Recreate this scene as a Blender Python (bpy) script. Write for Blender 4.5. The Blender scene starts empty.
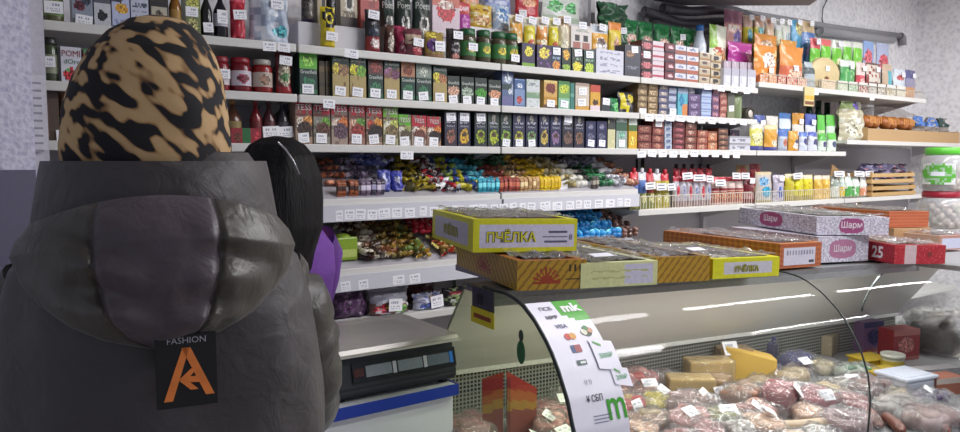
import bpy, bmesh, math, random
from mathutils import Vector, Matrix, noise
random.seed(7)
scene = bpy.context.scene
COL = scene.collection
R = random.Random(11)

# ------------------------------------------------------------------ camera maths
FPX = 720.0; YAW = math.radians(35); PIT = math.atan(55/720.0); CZ = 1.5
vr = Vector((math.cos(YAW), -math.sin(YAW), 0)); vh = Vector((math.sin(YAW), math.cos(YAW), 0))
vf = vh*math.cos(PIT) + Vector((0, 0, -math.sin(PIT))); vu = vh*math.sin(PIT) + Vector((0, 0, math.cos(PIT)))
CAM = Vector((0, 0, CZ))
def ray(x, y): return vf + vr*((x-480)/FPX) - vu*((y-216)/FPX)
def atY(x, y, Y):
    d = ray(x, y); return CAM + d*(Y/d.y)
def atZ(x, y, Z):
    d = ray(x, y); return CAM + d*((Z-CZ)/d.z)
def at_plane(x, y, p, n):
    d = ray(x, y); return CAM + d*((p-CAM).dot(n)/d.dot(n))
cam = bpy.data.cameras.new('camera'); cam.sensor_width = 36; cam.sensor_fit = 'HORIZONTAL'
cam.lens = FPX/960*36; cam.clip_start = 0.02
co = bpy.data.objects.new('camera', cam); COL.objects.link(co)
co.location = CAM; co.rotation_euler = (math.pi/2-PIT, 0, -YAW); scene.camera = co

# ------------------------------------------------------------------ materials
def lin(h):
    h = h.lstrip('#'); o = []
    for i in (0, 2, 4):
        c = int(h[i:i+2], 16)/255.0
        o.append(c/12.92 if c <= .04045 else ((c+.055)/1.055)**2.4)
    return (*o, 1)
_M = {}
def M(h, rough=.5, metal=0.0, var=.2, scale=95, bump=0.0, bscale=30):
    k = (h, rough, metal, var, bump)
    if k in _M: return _M[k]
    m = bpy.data.materials.new('surface_'+h.lstrip('#')); m.use_nodes = True
    nt = m.node_tree; b = nt.nodes['Principled BSDF']
    b.inputs['Roughness'].default_value = rough; b.inputs['Metallic'].default_value = metal
    tc = nt.nodes.new('ShaderNodeTexCoord'); nz = nt.nodes.new('ShaderNodeTexNoise')
    nz.inputs['Scale'].default_value = scale; nz.inputs['Detail'].default_value = 2
    nt.links.new(tc.outputs['Object'], nz.inputs['Vector'])
    mx = nt.nodes.new('ShaderNodeMix'); mx.data_type = 'RGBA'
    c = lin(h)
    mx.inputs['A'].default_value = tuple(x*(1-var) for x in c[:3])+(1,)
    mx.inputs['B'].default_value = tuple(min(1, x*(1+var)) for x in c[:3])+(1,)
    nt.links.new(nz.outputs['Fac'], mx.inputs['Factor']); nt.links.new(mx.outputs['Result'], b.inputs['Base Color'])
    if bump:
        n2 = nt.nodes.new('ShaderNodeTexNoise'); n2.inputs['Scale'].default_value = bscale; n2.inputs['Detail'].default_value = 3
        nt.links.new(tc.outputs['Object'], n2.inputs['Vector'])
        bp = nt.nodes.new('ShaderNodeBump'); bp.inputs['Strength'].default_value = bump; bp.inputs['Distance'].default_value = .01
        nt.links.new(n2.outputs['Fac'], bp.inputs['Height']); nt.links.new(bp.outputs['Normal'], b.inputs['Normal'])
    _M[k] = m; return m
def clear(name, tint='ffffff', refl=1.0, bump=0.0, bscale=25, haze=0.0, rough=.03):
    k = ('clear', name)
    if k in _M: return _M[k]
    m = bpy.data.materials.new(name); m.use_nodes = True; nt = m.node_tree; nt.nodes.clear()
    out = nt.nodes.new('ShaderNodeOutputMaterial'); tr = nt.nodes.new('ShaderNodeBsdfTransparent'); gl = nt.nodes.new('ShaderNodeBsdfGlossy')
    tr.inputs['Color'].default_value = lin(tint); gl.inputs['Roughness'].default_value = rough
    lw = nt.nodes.new('ShaderNodeLayerWeight'); pw_ = nt.nodes.new('ShaderNodeMath'); pw_.operation = 'POWER'; pw_.inputs[1].default_value = 5
    nt.links.new(lw.outputs['Facing'], pw_.inputs[0])
    mu = nt.nodes.new('ShaderNodeMath'); mu.operation = 'MULTIPLY_ADD'; mu.inputs[1].default_value = .9*min(1, refl); mu.inputs[2].default_value = .045*refl; mu.use_clamp = True
    nt.links.new(pw_.outputs[0], mu.inputs[0])
    ms = nt.nodes.new('ShaderNodeMixShader'); nt.links.new(mu.outputs[0], ms.inputs[0])
    base = tr.outputs[0]
    if haze:
        df = nt.nodes.new('ShaderNodeBsdfDiffuse'); df.inputs['Color'].default_value = (.8, .8, .82, 1)
        m2 = nt.nodes.new('ShaderNodeMixShader'); m2.inputs[0].default_value = haze
        nt.links.new(tr.outputs[0], m2.inputs[1]); nt.links.new(df.outputs[0], m2.inputs[2]); base = m2.outputs[0]
    nt.links.new(base, ms.inputs[1]); nt.links.new(gl.outputs[0], ms.inputs[2]); nt.links.new(ms.outputs[0], out.inputs[0])
    if bump:
        tc = nt.nodes.new('ShaderNodeTexCoord'); nz = nt.nodes.new('ShaderNodeTexNoise'); nz.inputs['Scale'].default_value = bscale
        nz.inputs['Detail'].default_value = 3; nt.links.new(tc.outputs['Object'], nz.inputs['Vector'])
        bp = nt.nodes.new('ShaderNodeBump'); bp.inputs['Strength'].default_value = bump; bp.inputs['Distance'].default_value = .02
        nt.links.new(nz.outputs['Fac'], bp.inputs['Height'])
        nt.links.new(bp.outputs[0], gl.inputs['Normal']); nt.links.new(bp.outputs[0], lw.inputs['Normal'])
    _M[k] = m; return m
FILM = lambda: clear('clear_film', 'f4f4f4', 1.9, 1.0, 45, .10, .10)
BAG = lambda: clear('clear_bag', 'eef0f2', 2.0, 1.0, 35, .16, .1)
GLASS = lambda: clear('case_glass', 'f4f7f5', .26)
JAR = lambda: clear('jar_plastic', 'f2f4f4', 1.2, .1, 6, .30, .08)

def nodes_mat(name, build, rough=.6):
    m = bpy.data.materials.new(name); m.use_nodes = True
    b = m.node_tree.nodes['Principled BSDF']; b.inputs['Roughness'].default_value = rough
    build(m.node_tree, b); return m

# ------------------------------------------------------------------ mesh builder
class MB:
    def __init__(s): s.v = []; s.f = []; s.m = []; s.mats = []; s.sm = []
    def mi(s, mat):
        if mat not in s.mats: s.mats.append(mat)
        return s.mats.index(mat)
    def face(s, pts, mat, smooth=False):
        n = len(s.v); s.v += [tuple(p) for p in pts]; s.f.append(tuple(range(n, n+len(pts)))); s.m.append(s.mi(mat)); s.sm.append(smooth)
    def add(s, vs, fs, mat, smooth=False, T=None):
        n = len(s.v); s.v += [tuple(T @ Vector(p)) if T else tuple(p) for p in vs]
        for f in fs: s.f.append(tuple(n+i for i in f)); s.m.append(mat if isinstance(mat, int) else s.mi(mat)); s.sm.append(smooth)
    def box(s, x0, x1, y0, y1, z0, z1, mat, T=None):
        vs = [(x, y, z) for z in (z0, z1) for y in (y0, y1) for x in (x0, x1)]
        s.add(vs, [(0, 2, 3, 1), (4, 5, 7, 6), (0, 1, 5, 4), (2, 6, 7, 3), (0, 4, 6, 2), (1, 3, 7, 5)], mat, False, T)
    def rbox(s, x0, x1, y0, y1, z0, z1, mat, r=.004, T=None):
        bm = bmesh.new(); bmesh.ops.create_cube(bm, size=1)
        for v in bm.verts: v.co = Vector(((x0+x1)/2+v.co.x*(x1-x0), (y0+y1)/2+v.co.y*(y1-y0), (z0+z1)/2+v.co.z*(z1-z0)))
        bmesh.ops.bevel(bm, geom=bm.edges[:], offset=min(r, .45*min(x1-x0, y1-y0, z1-z0)), segments=2, affect='EDGES', profile=.6)
        bm.verts.index_update()
        s.add([v.co[:] for v in bm.verts], [[v.index for v in f.verts] for f in bm.faces], mat, False, T); bm.free()
    def grid(s, fn, nu, nv, mat, smooth=True, matfn=None):
        n = len(s.v)
        for j in range(nv+1):
            for i in range(nu+1): s.v.append(tuple(fn(i/nu, j/nv)))
        for j in range(nv):
            for i in range(nu):
                a = n+j*(nu+1)+i; s.f.append((a, a+1, a+nu+2, a+nu+1))
                s.m.append(s.mi(matfn((i+.5)/nu, (j+.5)/nv) if matfn else mat)); s.sm.append(smooth)
    def lathe(s, prof, mat, n=24, T=None, smooth=True, sx=1, sy=1):
        vs = []; fs = []
        for r, z in prof:
            for k in range(n):
                a = 2*math.pi*k/n; vs.append((r*math.cos(a)*sx, r*math.sin(a)*sy, z))
        for j in range(len(prof)-1):
            for k in range(n):
                fs.append((j*n+k, j*n+(k+1) % n, (j+1)*n+(k+1) % n, (j+1)*n+k))
        if prof[0][0] > 1e-4: fs.append(tuple(reversed(range(n))))
        if prof[-1][0] > 1e-4: fs.append(tuple((len(prof)-1)*n+k for k in range(n)))
        s.add(vs, fs, mat, smooth, T)
    def tube(s, pts, rad, mat, n=8, smooth=True, cap=True):
        pts = [Vector(p) for p in pts]; vs = []; fs = []; up = Vector((0.13, .2, 1)).normalized()
        for i, p in enumerate(pts):
            d = (pts[min(i+1, len(pts)-1)]-pts[max(i-1, 0)]).normalized()
            a = d.cross(up)
            if a.length < .05: a = d.cross(Vector((1, 0, 0)))
            a.normalize(); b = d.cross(a); r = rad[i] if isinstance(rad, (list, tuple)) else rad
            for k in range(n):
                t = 2*math.pi*k/n; vs.append(tuple(p+a*math.cos(t)*r+b*math.sin(t)*r))
        for i in range(len(pts)-1):
            for k in range(n): fs.append((i*n+k, i*n+(k+1) % n, (i+1)*n+(k+1) % n, (i+1)*n+k))
        if cap: fs.append(tuple(range(n))); fs.append(tuple((len(pts)-1)*n+k for k in range(n)))
        s.add(vs, fs, mat, smooth)
    def blob(s, rx, ry, rz, mat, T=None, nu=14, nv=9, e=1.0, lump=0, seed=0):
        vs = []; fs = []
        sg = lambda c: math.copysign(abs(c)**e, c)
        for j in range(nv+1):
            ph = math.pi*j/nv-math.pi/2
            for i in range(nu):
                th = 2*math.pi*i/nu
                p = Vector((rx*sg(math.cos(ph))*sg(math.cos(th)), ry*sg(math.cos(ph))*sg(math.sin(th)), rz*sg(math.sin(ph))))
                if lump: p *= 1+lump*noise.noise(p*18+Vector((seed, seed*.7, 0)))
                vs.append(tuple(p))
        for j in range(nv):
            for i in range(nu): fs.append((j*nu+i, j*nu+(i+1) % nu, (j+1)*nu+(i+1) % nu, (j+1)*nu+i))
        s.add(vs, fs, mat, True, T)
    def text(s, string, height, mat, mapfn, width=None, center=True, bold=0.0):
        tm = textmesh(string, bold)
        if not tm: return
        vs, fs, x0, x1, y0, y1 = tm
        sc = height/max(1e-6, (y1-y0)); sx = sc
        if width and (x1-x0)*sc > width: sx = width/(x1-x0)
        ox = (x0+x1)/2 if center else x0; oy = (y0+y1)/2
        s.add([mapfn((x-ox)*sx, (y-oy)*sc) for x, y in vs], fs, mat)
    def build(s, name, parent=None):
        me = bpy.data.meshes.new(name); me.from_pydata(s.v, [], s.f)
        for m in s.mats: me.materials.append(m)
        me.polygons.foreach_set('material_index', s.m); me.polygons.foreach_set('use_smooth', s.sm); me.update()
        o = bpy.data.objects.new(name, me); COL.objects.link(o)
        if parent: o.parent = parent
        return o
_T = {}
def textmesh(string, bold=0.0):
    k = (string, bold)
    if k in _T: return _T[k]
    c = bpy.data.curves.new('lettering', 'FONT'); c.body = string; c.resolution_u = 2; c.offset = bold
    o = bpy.data.objects.new('lettering', c); COL.objects.link(o)
    me = o.to_mesh(); vs = [(v.co.x, v.co.y) for v in me.vertices]; fs = [tuple(p.vertices) for p in me.polygons]
    o.to_mesh_clear(); bpy.data.objects.remove(o); bpy.data.curves.remove(c)
    if not vs: _T[k] = None; return None
    xs = [v[0] for v in vs]; ys = [v[1] for v in vs]
    _T[k] = (vs, fs, min(xs), max(xs), min(ys), max(ys)); return _T[k]
def empty(name, loc=(0, 0, 0), rz=0):
    o = bpy.data.objects.new(name, None); o.empty_display_size = .05; COL.objects.link(o); o.location = loc; o.rotation_euler = (0, 0, rz); return o
def tag(o, label, cat, group=None, kind=None):
    if label: o['label'] = label
    if cat: o['category'] = cat
    if group: o['group'] = group
    if kind: o['kind'] = kind
    return o
REG = []                      # things whose label is finished at the end: (object, look, place, position along the row)
def reg(o, look, place, cat, pos, group=None):
    tag(o, None, cat, group); REG.append((o, look, place, pos)); return o

# ------------------------------------------------------------------ printed patterns
def shade(h, f):
    return ''.join('%02x' % max(0, min(255, int(int(h[i:i+2], 16)*f+(8 if f > 1 else 0)))) for i in (0, 2, 4))
def pattern(body, layers):
    rnd = random.Random(hash(str(layers)) & 0xffff if False else sum(ord(c) for c in str(layers)+body))
    dash = [rnd.random() for _ in range(997)]
    def fn(u, v):
        c = body
        for L in layers:
            k = L[0]
            if k == 'b' and L[1] <= v < L[2]: c = L[3]
            elif k == 'e':
                q = ((u-L[1])/L[3])**2+((v-L[2])/L[4])**2
                if q < 1.5:
                    n = noise.noise(Vector((u*6+dash[1]*40, v*9, dash[2]*30)))
                    if q*(1+.55*n) < 1:
                        m = noise.noise(Vector((u*13+dash[3]*40, v*17, 7)))
                        c = shade(L[5], .62) if m > .22 else (shade(L[5], 1.28) if m < -.2 else L[5])
            elif k == 'r' and L[1] <= u < L[2] and L[3] <= v < L[4]: c = L[5]
            elif k == 't' and L[1] <= v < L[2] and .12 < u < .88 and dash[(int(u*14)*7+int(v*23)*31) % 997] > .38: c = L[3]
            elif k == 's' and dash[(int(u*9)*13+int(v*11)*29) % 997] > L[1]: c = L[2]      # speckle
        return c
    return fn
WHITE = 'e9e9ec'; INK = '3a3c46'
_tagmesh = {}
def tag_mesh(seed=0):
    if seed in _tagmesh: return _tagmesh[seed]
    mb = MB(); mb.box(-.5, .5, -.03, 0, -.5, .5, M('f2f2f6', .55, var=.02))
    rr = random.Random(seed); y = -.0305
    for zc, h, n in ((.2, .2, 5), (-.12, .09, 9), (-.3, .07, 7)):
        x = -.34
        for i in range(n):
            w = .68/n*(.55+.3*rr.random())
            if rr.random() > .2: mb.face([(x, y, zc-h/2), (x+w, y, zc-h/2), (x+w, y, zc+h/2), (x, y, zc+h/2)], M('9a9eb0', .6))
            x += .68/n
    o = mb.build('price_sticker'); me = o.data; bpy.data.objects.remove(o)
    _tagmesh[seed] = me; return me
def sticker(parent, x, y, z, w=.046, h=.032, tilt=0):
    o = bpy.data.objects.new('price_sticker', tag_mesh(R.randrange(5))); COL.objects.link(o); o.parent = parent
    o.location = (x, y, z); o.scale = (w, .03, h); o.rotation_euler = (0, tilt, 0)
    return o

# ------------------------------------------------------------------ product builders (origin at the base centre, front towards -y)
def gridres(w, h): return max(8, min(22, int(w/.0042))), max(8, min(34, int(h/.0048)))
def carton(w, h, d, body, layers=(), text=None, rough=.42, name='carton', mbonly=False, side=None):
    mb = MB(); B = M(side or body, rough); nx, ny = gridres(w, h); pf = pattern(body, layers)
    x0, x1 = -w/2, w/2
    mb.grid(lambda u, v: (x0+w*u, 0, h*v), nx, ny, B, False, lambda u, v: M(pf(u, v), rough))
    mb.face([(x0, d, 0), (x0, 0, 0), (x0, 0, h), (x0, d, h)], B); mb.face([(x1, 0, 0), (x1, d, 0), (x1, d, h), (x1, 0, h)], B)
    mb.face([(x1, d, 0), (x0, d, 0), (x0, d, h), (x1, d, h)], B); mb.face([(x0, 0, h), (x1, 0, h), (x1, d, h), (x0, d, h)], B)
    mb.face([(x0, d, 0), (x1, d, 0), (x1, 0, 0), (x0, 0, 0)], B)
    for t in (text or ()):
        s, u, v, th, c = t[:5]
        mb.text(s, th*h, M(c, .4), lambda a, b, u=u, v=v: (x0+w*u+a, -.0012, h*v+b), width=w*.9)
    return mb
def pouch(w, h, d, body, layers=(), text=None, rough=.28, top=True, wob=.012):
    mb = MB(); nx, ny = gridres(w, h); nx = max(nx, 8); pf = pattern(body, layers); sd = R.random()*50
    def th(u, v):
        a = max(0, 1-(2*u-1)**2)**.55
        b = (min(1, (1-v)/.42)**.75) * (min(1, v/.12+.55))
        return d*.5*a*b
    def pos(u, v, s):
        n = noise.noise(Vector((u*4+sd, v*5, s*3)))*wob*min(1, d*12)
        nar = 1-.06*math.sin(math.pi*v)
        zig = .003*math.sin(u*40) if v > .999 else 0
        return (w*(u-.5)*nar, d*.5+s*(th(u, v)+.0008)+n*.7, h*v+zig)
    mb.grid(lambda u, v: pos(u, v, -1), nx, ny, None, True, lambda u, v: M(pf(u, v), rough))
    mb.grid(lambda u, v: pos(1-u, v, 1), 8, 8, M(body, rough), True)
    mb.face([(-w/2*.97, d*.2, 0), (-w/2*.97, d*.8, 0), (w/2*.97, d*.8, 0), (w/2*.97, d*.2, 0)], M(body, rough))
    for t in (text or ()):
        s, u, v, tt, c = t[:5]
        mb.text(s, tt*h, M(c, .4), lambda a, b, u=u, v=v: (w*(u-.5)+a, d*.5-th(min(.98, max(.02, u+a/w)), v)-.006, h*v+b), width=w*.8)
    return mb
def jar(w, h, body, lid, label=None, lab2=None, clearbody=False, lidh=.16, name='glass_jar', neck=.86):
    r = w/2; mb = MB(); T = Matrix.Translation((0, r, 0))
    mb.lathe([(r*.86, 0), (r*.98, h*.05), (r, h*.12), (r, h*(.80-lidh*.4)), (r*.9, h*(.9-lidh*.5)), (r*neck*.94, h*(1-lidh))], M(body, .18) if not clearbody else JAR(), 20, T)
    o = mb.build(name)
    m2 = MB(); m2.lathe([(r*neck, h*(1-lidh)), (r*neck*1.04, h*(1-lidh*.8)), (r*neck*1.04, h*.985), (r*neck*.95, h), (0, h)], M(lid, .35), 20, T); m2.build('lid', o)
    if label:
        m3 = MB(); rr = r*1.012
        def cf(u, v):
            a = -math.pi*.95+u*math.pi*.9; return (rr*math.cos(a), r+rr*math.sin(a), h*(.2+.42*v))
        pf = pattern(label, [('e', .5, .5, .2, .3, lab2)] if lab2 else [])
        m3.grid(cf, 14, 8, None, True, lambda u, v: M(pf(u, v), .5)); m3.build('label', o)
    return o
def bottle(w, h, body, cap, label=None, name='bottle', lab=(.2, .5), neck=.32, shoulder=.62):
    r = w/2; mb = MB(); T = Matrix.Translation((0, r, 0))
    mb.lathe([(r*.88, 0), (r, h*.04), (r, h*(shoulder-.08)), (r*.85, h*shoulder), (r*neck*1.15, h*(shoulder+.16)), (r*neck, h*.88)], M(body, .15), 18, T)
    o = mb.build(name)
    m2 = MB(); m2.lathe([(r*neck*1.1, h*.87), (r*neck*1.15, h*.99), (0, h)], M(cap, .35), 14, T); m2.build('cap', o)
    if label:
        m3 = MB(); rr = r*1.015
        m3.grid(lambda u, v: (rr*math.cos(-math.pi*.95+u*math.pi*.9), r+rr*math.sin(-math.pi*.95+u*math.pi*.9), h*(lab[0]+(lab[1]-lab[0])*v)), 12, 6, M(label, .5), True); m3.build('label', o)
    return o

# ------------------------------------------------------------------ shelf rows
SY = 2.5
ZROW = dict(A=1.912, B=1.735, C=1.558, D=1.356, E=1.09, F=.885, W=1.25, A5=1.95, N=1.635)
PLACE = dict(A='on the top shelf', A5='on the right wall shelf', B='on the second shelf', C='on the third shelf', D='on the candy shelf', E='on the lower candy shelf', F='on the bottom shelf', W='in the wire front basket', N='on the bread shelf')
TIER = {0: (.03, 0), 1: (.135, .095), 2: (.215, .19), 3: (.29, .285)}
def place_px(x0, x1, yt, row, tier=0, dy=None, dz=None):
    ty, tz = TIER[tier]
    if dy is not None: ty = dy
    if dz is not None: tz = dz
    Y = SY+ty; zb = ZROW[row]+tz+.001
    X0 = atY(x0, yt, Y).x; X1 = atY(x1, yt, Y).x
    zt = atY((x0+x1)/2, yt, Y).z
    return (X0+X1)/2, Y, zb, (X1-X0)*.975, max(.02, zt-zb)
def prod(kind, x0, x1, yt, row, look, body, layers=(), tier=0, dy=None, dz=None, d=None, text=None, st=None, cat=None, name=None, group=None, lid=None, label=None, lab2=None, lean=0, rz=0, **kw):
    X, Y, zb, w, h = place_px(x0, x1, yt, row, tier, dy, dz)
    if kind == 'carton':
        o = carton(w, h, d or .065, body, layers, text, **kw).build(name or 'tea_box'); cat = cat or 'box'
    elif kind == 'pouch':
        o = pouch(w, h, d or .05, body, layers, text, **kw).build(name or 'food_pouch'); cat = cat or 'packet'
    elif kind == 'jar':
        o = jar(w, h, body, lid, label, lab2, name=name or 'glass_jar', **kw); cat = cat or 'jar'
    elif kind == 'bottle':
        o = bottle(w, h, body, lid, label, name=name or 'bottle', **kw); cat = cat or 'bottle'
    o.location = (X, Y, zb); o.rotation_euler = (lean, 0, rz)
    dep = d or .05
    if st:
        for s in (st if isinstance(st, list) else [st]):
            su, sv = s[:2]; yy = -.002
            if kind == 'pouch': yy = -.006
            if kind in ('jar', 'bottle'): yy = -.003
            sticker(o, w*(su-.5), yy, h*sv, *(s[2:4] if len(s) > 2 else (min(.046, w*.85), .032)), tilt=R.uniform(-.12, .12))
    if kind == 'pouch' and lean == 0: pass
    reg(o, look, PLACE[row], cat, X, group)
    return o
LV = {1: [''], 2: ['bottom', 'top'], 3: ['bottom', 'middle', 'top'], 4: ['bottom', 'second', 'third', 'top'], 5: ['bottom', 'second', 'third', 'fourth', 'top']}
def stack(x0, x1, yt, n, row, look, body, layers, where, tier=0, dy=None, d=.08, name='tin', cat='tin', group=None, dz=None, st=None):
    X, Y, zb, w, h = place_px(x0, x1, yt, row, tier, dy, dz); hh = h/n
    base = carton(w, hh*.96, d, body, layers).build(name)
    for i in range(n):
        o = base if i == 0 else base.copy()
        if i: COL.objects.link(o)
        o.location = (X+R.uniform(-.002, .002), Y+R.uniform(0, .004), zb+i*hh); o.rotation_euler = (0, 0, R.uniform(-.02, .02))
        lv = LV.get(n, LV[5])[min(i, 4)]
        tag(o, f'{look}, {lv} of the stack {where}' if n > 1 else f'{look} {where}', cat, group or 'stacked packs on the shelves')
        if st and i in st: sticker(o, 0, -.002, hh*.5, min(.05, w*.9), min(.034, hh*.8))

exec_parts = []
# ------------------------------------------------------------------ the room
def wallpaper(nt, b, c1='efeef0', c2='d6d4d8', sc=34):
    tc = nt.nodes.new('ShaderNodeTexCoord'); n = nt.nodes.new('ShaderNodeTexNoise'); n.inputs['Scale'].default_value = sc; n.inputs['Detail'].default_value = 4
    vo = nt.nodes.new('ShaderNodeTexVoronoi'); vo.inputs['Scale'].default_value = sc*.9
    nt.links.new(tc.outputs['Object'], n.inputs['Vector']); nt.links.new(tc.outputs['Object'], vo.inputs['Vector'])
    ad = nt.nodes.new('ShaderNodeMath'); ad.operation = 'MULTIPLY_ADD'; ad.inputs[1].default_value = .6
    nt.links.new(vo.outputs['Distance'], ad.inputs[0]); nt.links.new(n.outputs['Fac'], ad.inputs[2])
    r = nt.nodes.new('ShaderNodeValToRGB'); r.color_ramp.elements[0].position = .5; r.color_ramp.elements[1].position = .95
    r.color_ramp.elements[0].color = lin(c2); r.color_ramp.elements[1].color = lin(c1)
    nt.links.new(ad.outputs[0], r.inputs[0]); nt.links.new(r.outputs[0], b.inputs['Base Color'])
    bp = nt.nodes.new('ShaderNodeBump'); bp.inputs['Strength'].default_value = .35; bp.inputs['Distance'].default_value = .01
    nt.links.new(ad.outputs[0], bp.inputs['Height']); nt.links.new(bp.outputs[0], b.inputs['Normal'])
WALL = nodes_mat('embossed_wallpaper', lambda nt, b: wallpaper(nt, b), .8)
PIER = nodes_mat('mottled_wallpaper', lambda nt, b: wallpaper(nt, b, 'e6e3f4', 'cbc7e0', 70), .7)
def tiles(nt, b):
    tc = nt.nodes.new('ShaderNodeTexCoord'); br = nt.nodes.new('ShaderNodeTexBrick'); br.offset = 0
    br.inputs['Color1'].default_value = lin('9a938a'); br.inputs['Color2'].default_value = lin('918a82'); br.inputs['Mortar'].default_value = lin('5f5a55')
    br.inputs['Scale'].default_value = 1; br.inputs['Brick Width'].default_value = .33; br.inputs['Row Height'].default_value = .33; br.inputs['Mortar Size'].default_value = .004
    nt.links.new(tc.outputs['Object'], br.inputs['Vector']); nt.links.new(br.outputs['Color'], b.inputs['Base Color'])
FLOOR = nodes_mat('floor_tiles', tiles, .35)
def struct(name, x0, x1, y0, y1, z0, z1, mat):
    mb = MB(); mb.box(x0, x1, y0, y1, z0, z1, mat); o = mb.build(name); o['kind'] = 'structure'; return o
struct('floor', -1.6, 6.6, -2.6, 3.02, -.08, 0, FLOOR)
struct('ceiling', -1.6, 6.6, -2.6, 3.02, 2.95, 3.03, M('d8d7d5', .9))
struct('wall_back', -1.6, 6.6, 2.92, 3.02, 0, 2.95, WALL)
struct('wall_right', 6.5, 6.6, -2.6, 2.92, 0, 2.95, WALL)
pierx = atY(31, 60, 2.42).x
struct('wall_left', -1.6, pierx, 2.42, 2.92, 0, 2.95, PIER)
mb = MB(); mb.box(pierx, pierx+.036, 2.44, 2.48, 0, 2.95, M('c9c6d0', .5)); o = mb.build('trim_1'); o['kind'] = 'structure'
mb = MB(); mb.box(-1.6, pierx-.002, 2.405, 2.419, 0, 1.475, M('6f6b80', .6, var=.06)); o = mb.build('trim_3'); o['kind'] = 'structure'
# ------------------------------------------------------------------ shelving
SH = M('d2d1cd', .42, var=.03); SHD = M('b9b7bb', .45, var=.03); BACKP = M('b3afb5', .6, var=.04); RAIL = M('cfd0d8', .3, var=.03)
def shelf_part(u, x0, x1, z, rail=False, y0=SY, y1=2.87):
    mb = MB(); mb.rbox(x0+.004, x1-.004, y0, y0+.014, z-.026, z+.003, SH, .003); mb.box(x0+.004, x1-.004, y0+.014, y1, z-.018, z, SH)
    s = mb.build('shelf', u)
    if rail:
        m2 = MB(); m2.box(x0+.006, x1-.006, y0-.012, y0-.001, z-.082, z-.020, RAIL); m2.build('price_rail', s)
    for x in (x0+.012, x1-.018):
        m3 = MB(); m3.add([(x, y1, z-.018), (x+.005, y1, z-.018), (x+.005, y0+.05, z-.018), (x, y0+.05, z-.018), (x, y1, z-.1), (x+.005, y1, z-.1)],
               [(0, 1, 2, 3), (0, 4, 5, 1), (0, 3, 4), (1, 5, 2), (3, 2, 5, 4)], SHD); m3.build('bracket', s)
    return s
XE = [.10, .958, 1.862, 2.722, 3.70, 4.68, 6.42]
UNITS = [('ABCDEF', 'pale metal shelving unit behind the customer with jars and bottles', 2.34), ('ABCDEF', 'pale metal shelving unit holding the red tea boxes', 2.34),
         ('ABCDEF', 'pale metal shelving unit holding the dark navy tea boxes', 2.34), ('ABCW', 'pale metal shelving unit holding small stacked tins', 2.34),
         ('CW', 'pale metal shelving unit holding yellow and blue seed packets', 1.95), ('NW', 'pale metal shelving unit holding cardboard bread trays near the corner', 1.95)]
for k, (rows, look, top) in enumerate(UNITS):
    x0, x1 = XE[k], XE[k+1]
    u = empty('shelving_unit', ((x0+x1)/2, 2.7, 0)); tag(u, look, 'shelving unit')
    u2 = u
    def sub(ob):
        ob.matrix_parent_inverse = Matrix.Translation((-(x0+x1)/2, -2.7, 0)); return ob
    mb = MB(); mb.box(x0+.003, x1-.003, 2.885, 2.91, .05, 1.98 if k < 4 else 1.6, BACKP); sub(mb.build('back_panel', u))
    for x in ((x0+.001, ) if k else (x0+.001,)):
        mb = MB(); mb.box(x, x+.03, 2.86, 2.884, 0, top if k != 3 else 2.95, SHD); sub(mb.build('upright', u))
    mb = MB(); mb.box(x0+.004, x1-.004, SY, 2.87, .02, .16, SH); sub(mb.build('base_plinth', u))
    zz = []
    for r in rows: zz.append((ZROW[r], r in 'DE'))
    for z in (.5, ): zz.append((z, False))
    for z, rail in zz: sub(shelf_part(u, x0, x1, z, rail))
u = empty('wall_shelf', (4.7, 2.7, 1.95)); tag(u, 'long grey wall shelf with wire rail along its front, crowded with bags', 'shelf')
s = shelf_part(u, 3.70, 5.77, 1.95); s.matrix_parent_inverse = Matrix.Translation((-4.7, -2.7, -1.95))
def wire_rail(name, x0, x1, z0, z1, y, look, parent=None):
    mb = MB(); W = M('d8d2c4', .35)
    for z in (z0+.004, z1): mb.tube([(x0, y, z), (x1, y, z)], .0028, W, 6)
    n = int((x1-x0)/.022)
    for i in range(n+1):
        x = x0+(x1-x0)*i/n; mb.tube([(x, y, z0), (x, y, z1)], .0016, W, 4)
    for x in (x0, x1):
        for z in (z0+.004, z1): mb.tube([(x, y, z), (x, y+.33, z)], .0028, W, 6)
    o = mb.build(name); tag(o, look, 'wire rail'); return o
wire_rail('wire_rail', 3.76, 5.74, 1.95, 2.005, SY+.012, 'low cream wire rail along the long top shelf at right')
wire_rail('wire_rail', 2.75, 3.68, 1.25, 1.32, SY+.012, 'cream wire rail in front of the red topped sauce pouches')
wire_rail('wire_rail', 3.72, 4.66, 1.25, 1.32, SY+.012, 'cream wire rail in front of the yellow and white pouches')
# stepped display stands that lift the back rows
def riser(x0, x1, z, steps, look):
    mb = MB(); W = M('dcdbe0', .45, var=.03)
    for t in range(1, steps+1):
        y0, dz = TIER[t]; y1 = TIER[t+1][0] if t < steps else .36
        mb.box(x0, x1, SY+y0-.006, SY+y1-.006, z, z+dz, W)
    o = mb.build('display_riser'); tag(o, look, 'display stand')
riser(1.60, 2.69, ZROW['A'], 3, 'white stepped stand lifting the bags behind the coffee jars')
riser(2.75, 3.68, ZROW['A'], 2, 'white stepped stand lifting the green bags behind the stacked packs')
riser(3.80, 5.70, ZROW['A5'], 3, 'white stepped stand lifting the snack bags at right')
rz0 = atY(298, 30, 2.57).x; rz1 = atY(380, 30, 2.57).x
mb = MB(); mb.rbox(rz0, rz1, 2.57, 2.84, ZROW['A'], ZROW['A']+.098, M('d5d3da', .45, var=.03)); tag(mb.build('display_box'), 'long white box lifting the coffee packs on the top shelf', 'display stand')

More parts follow.
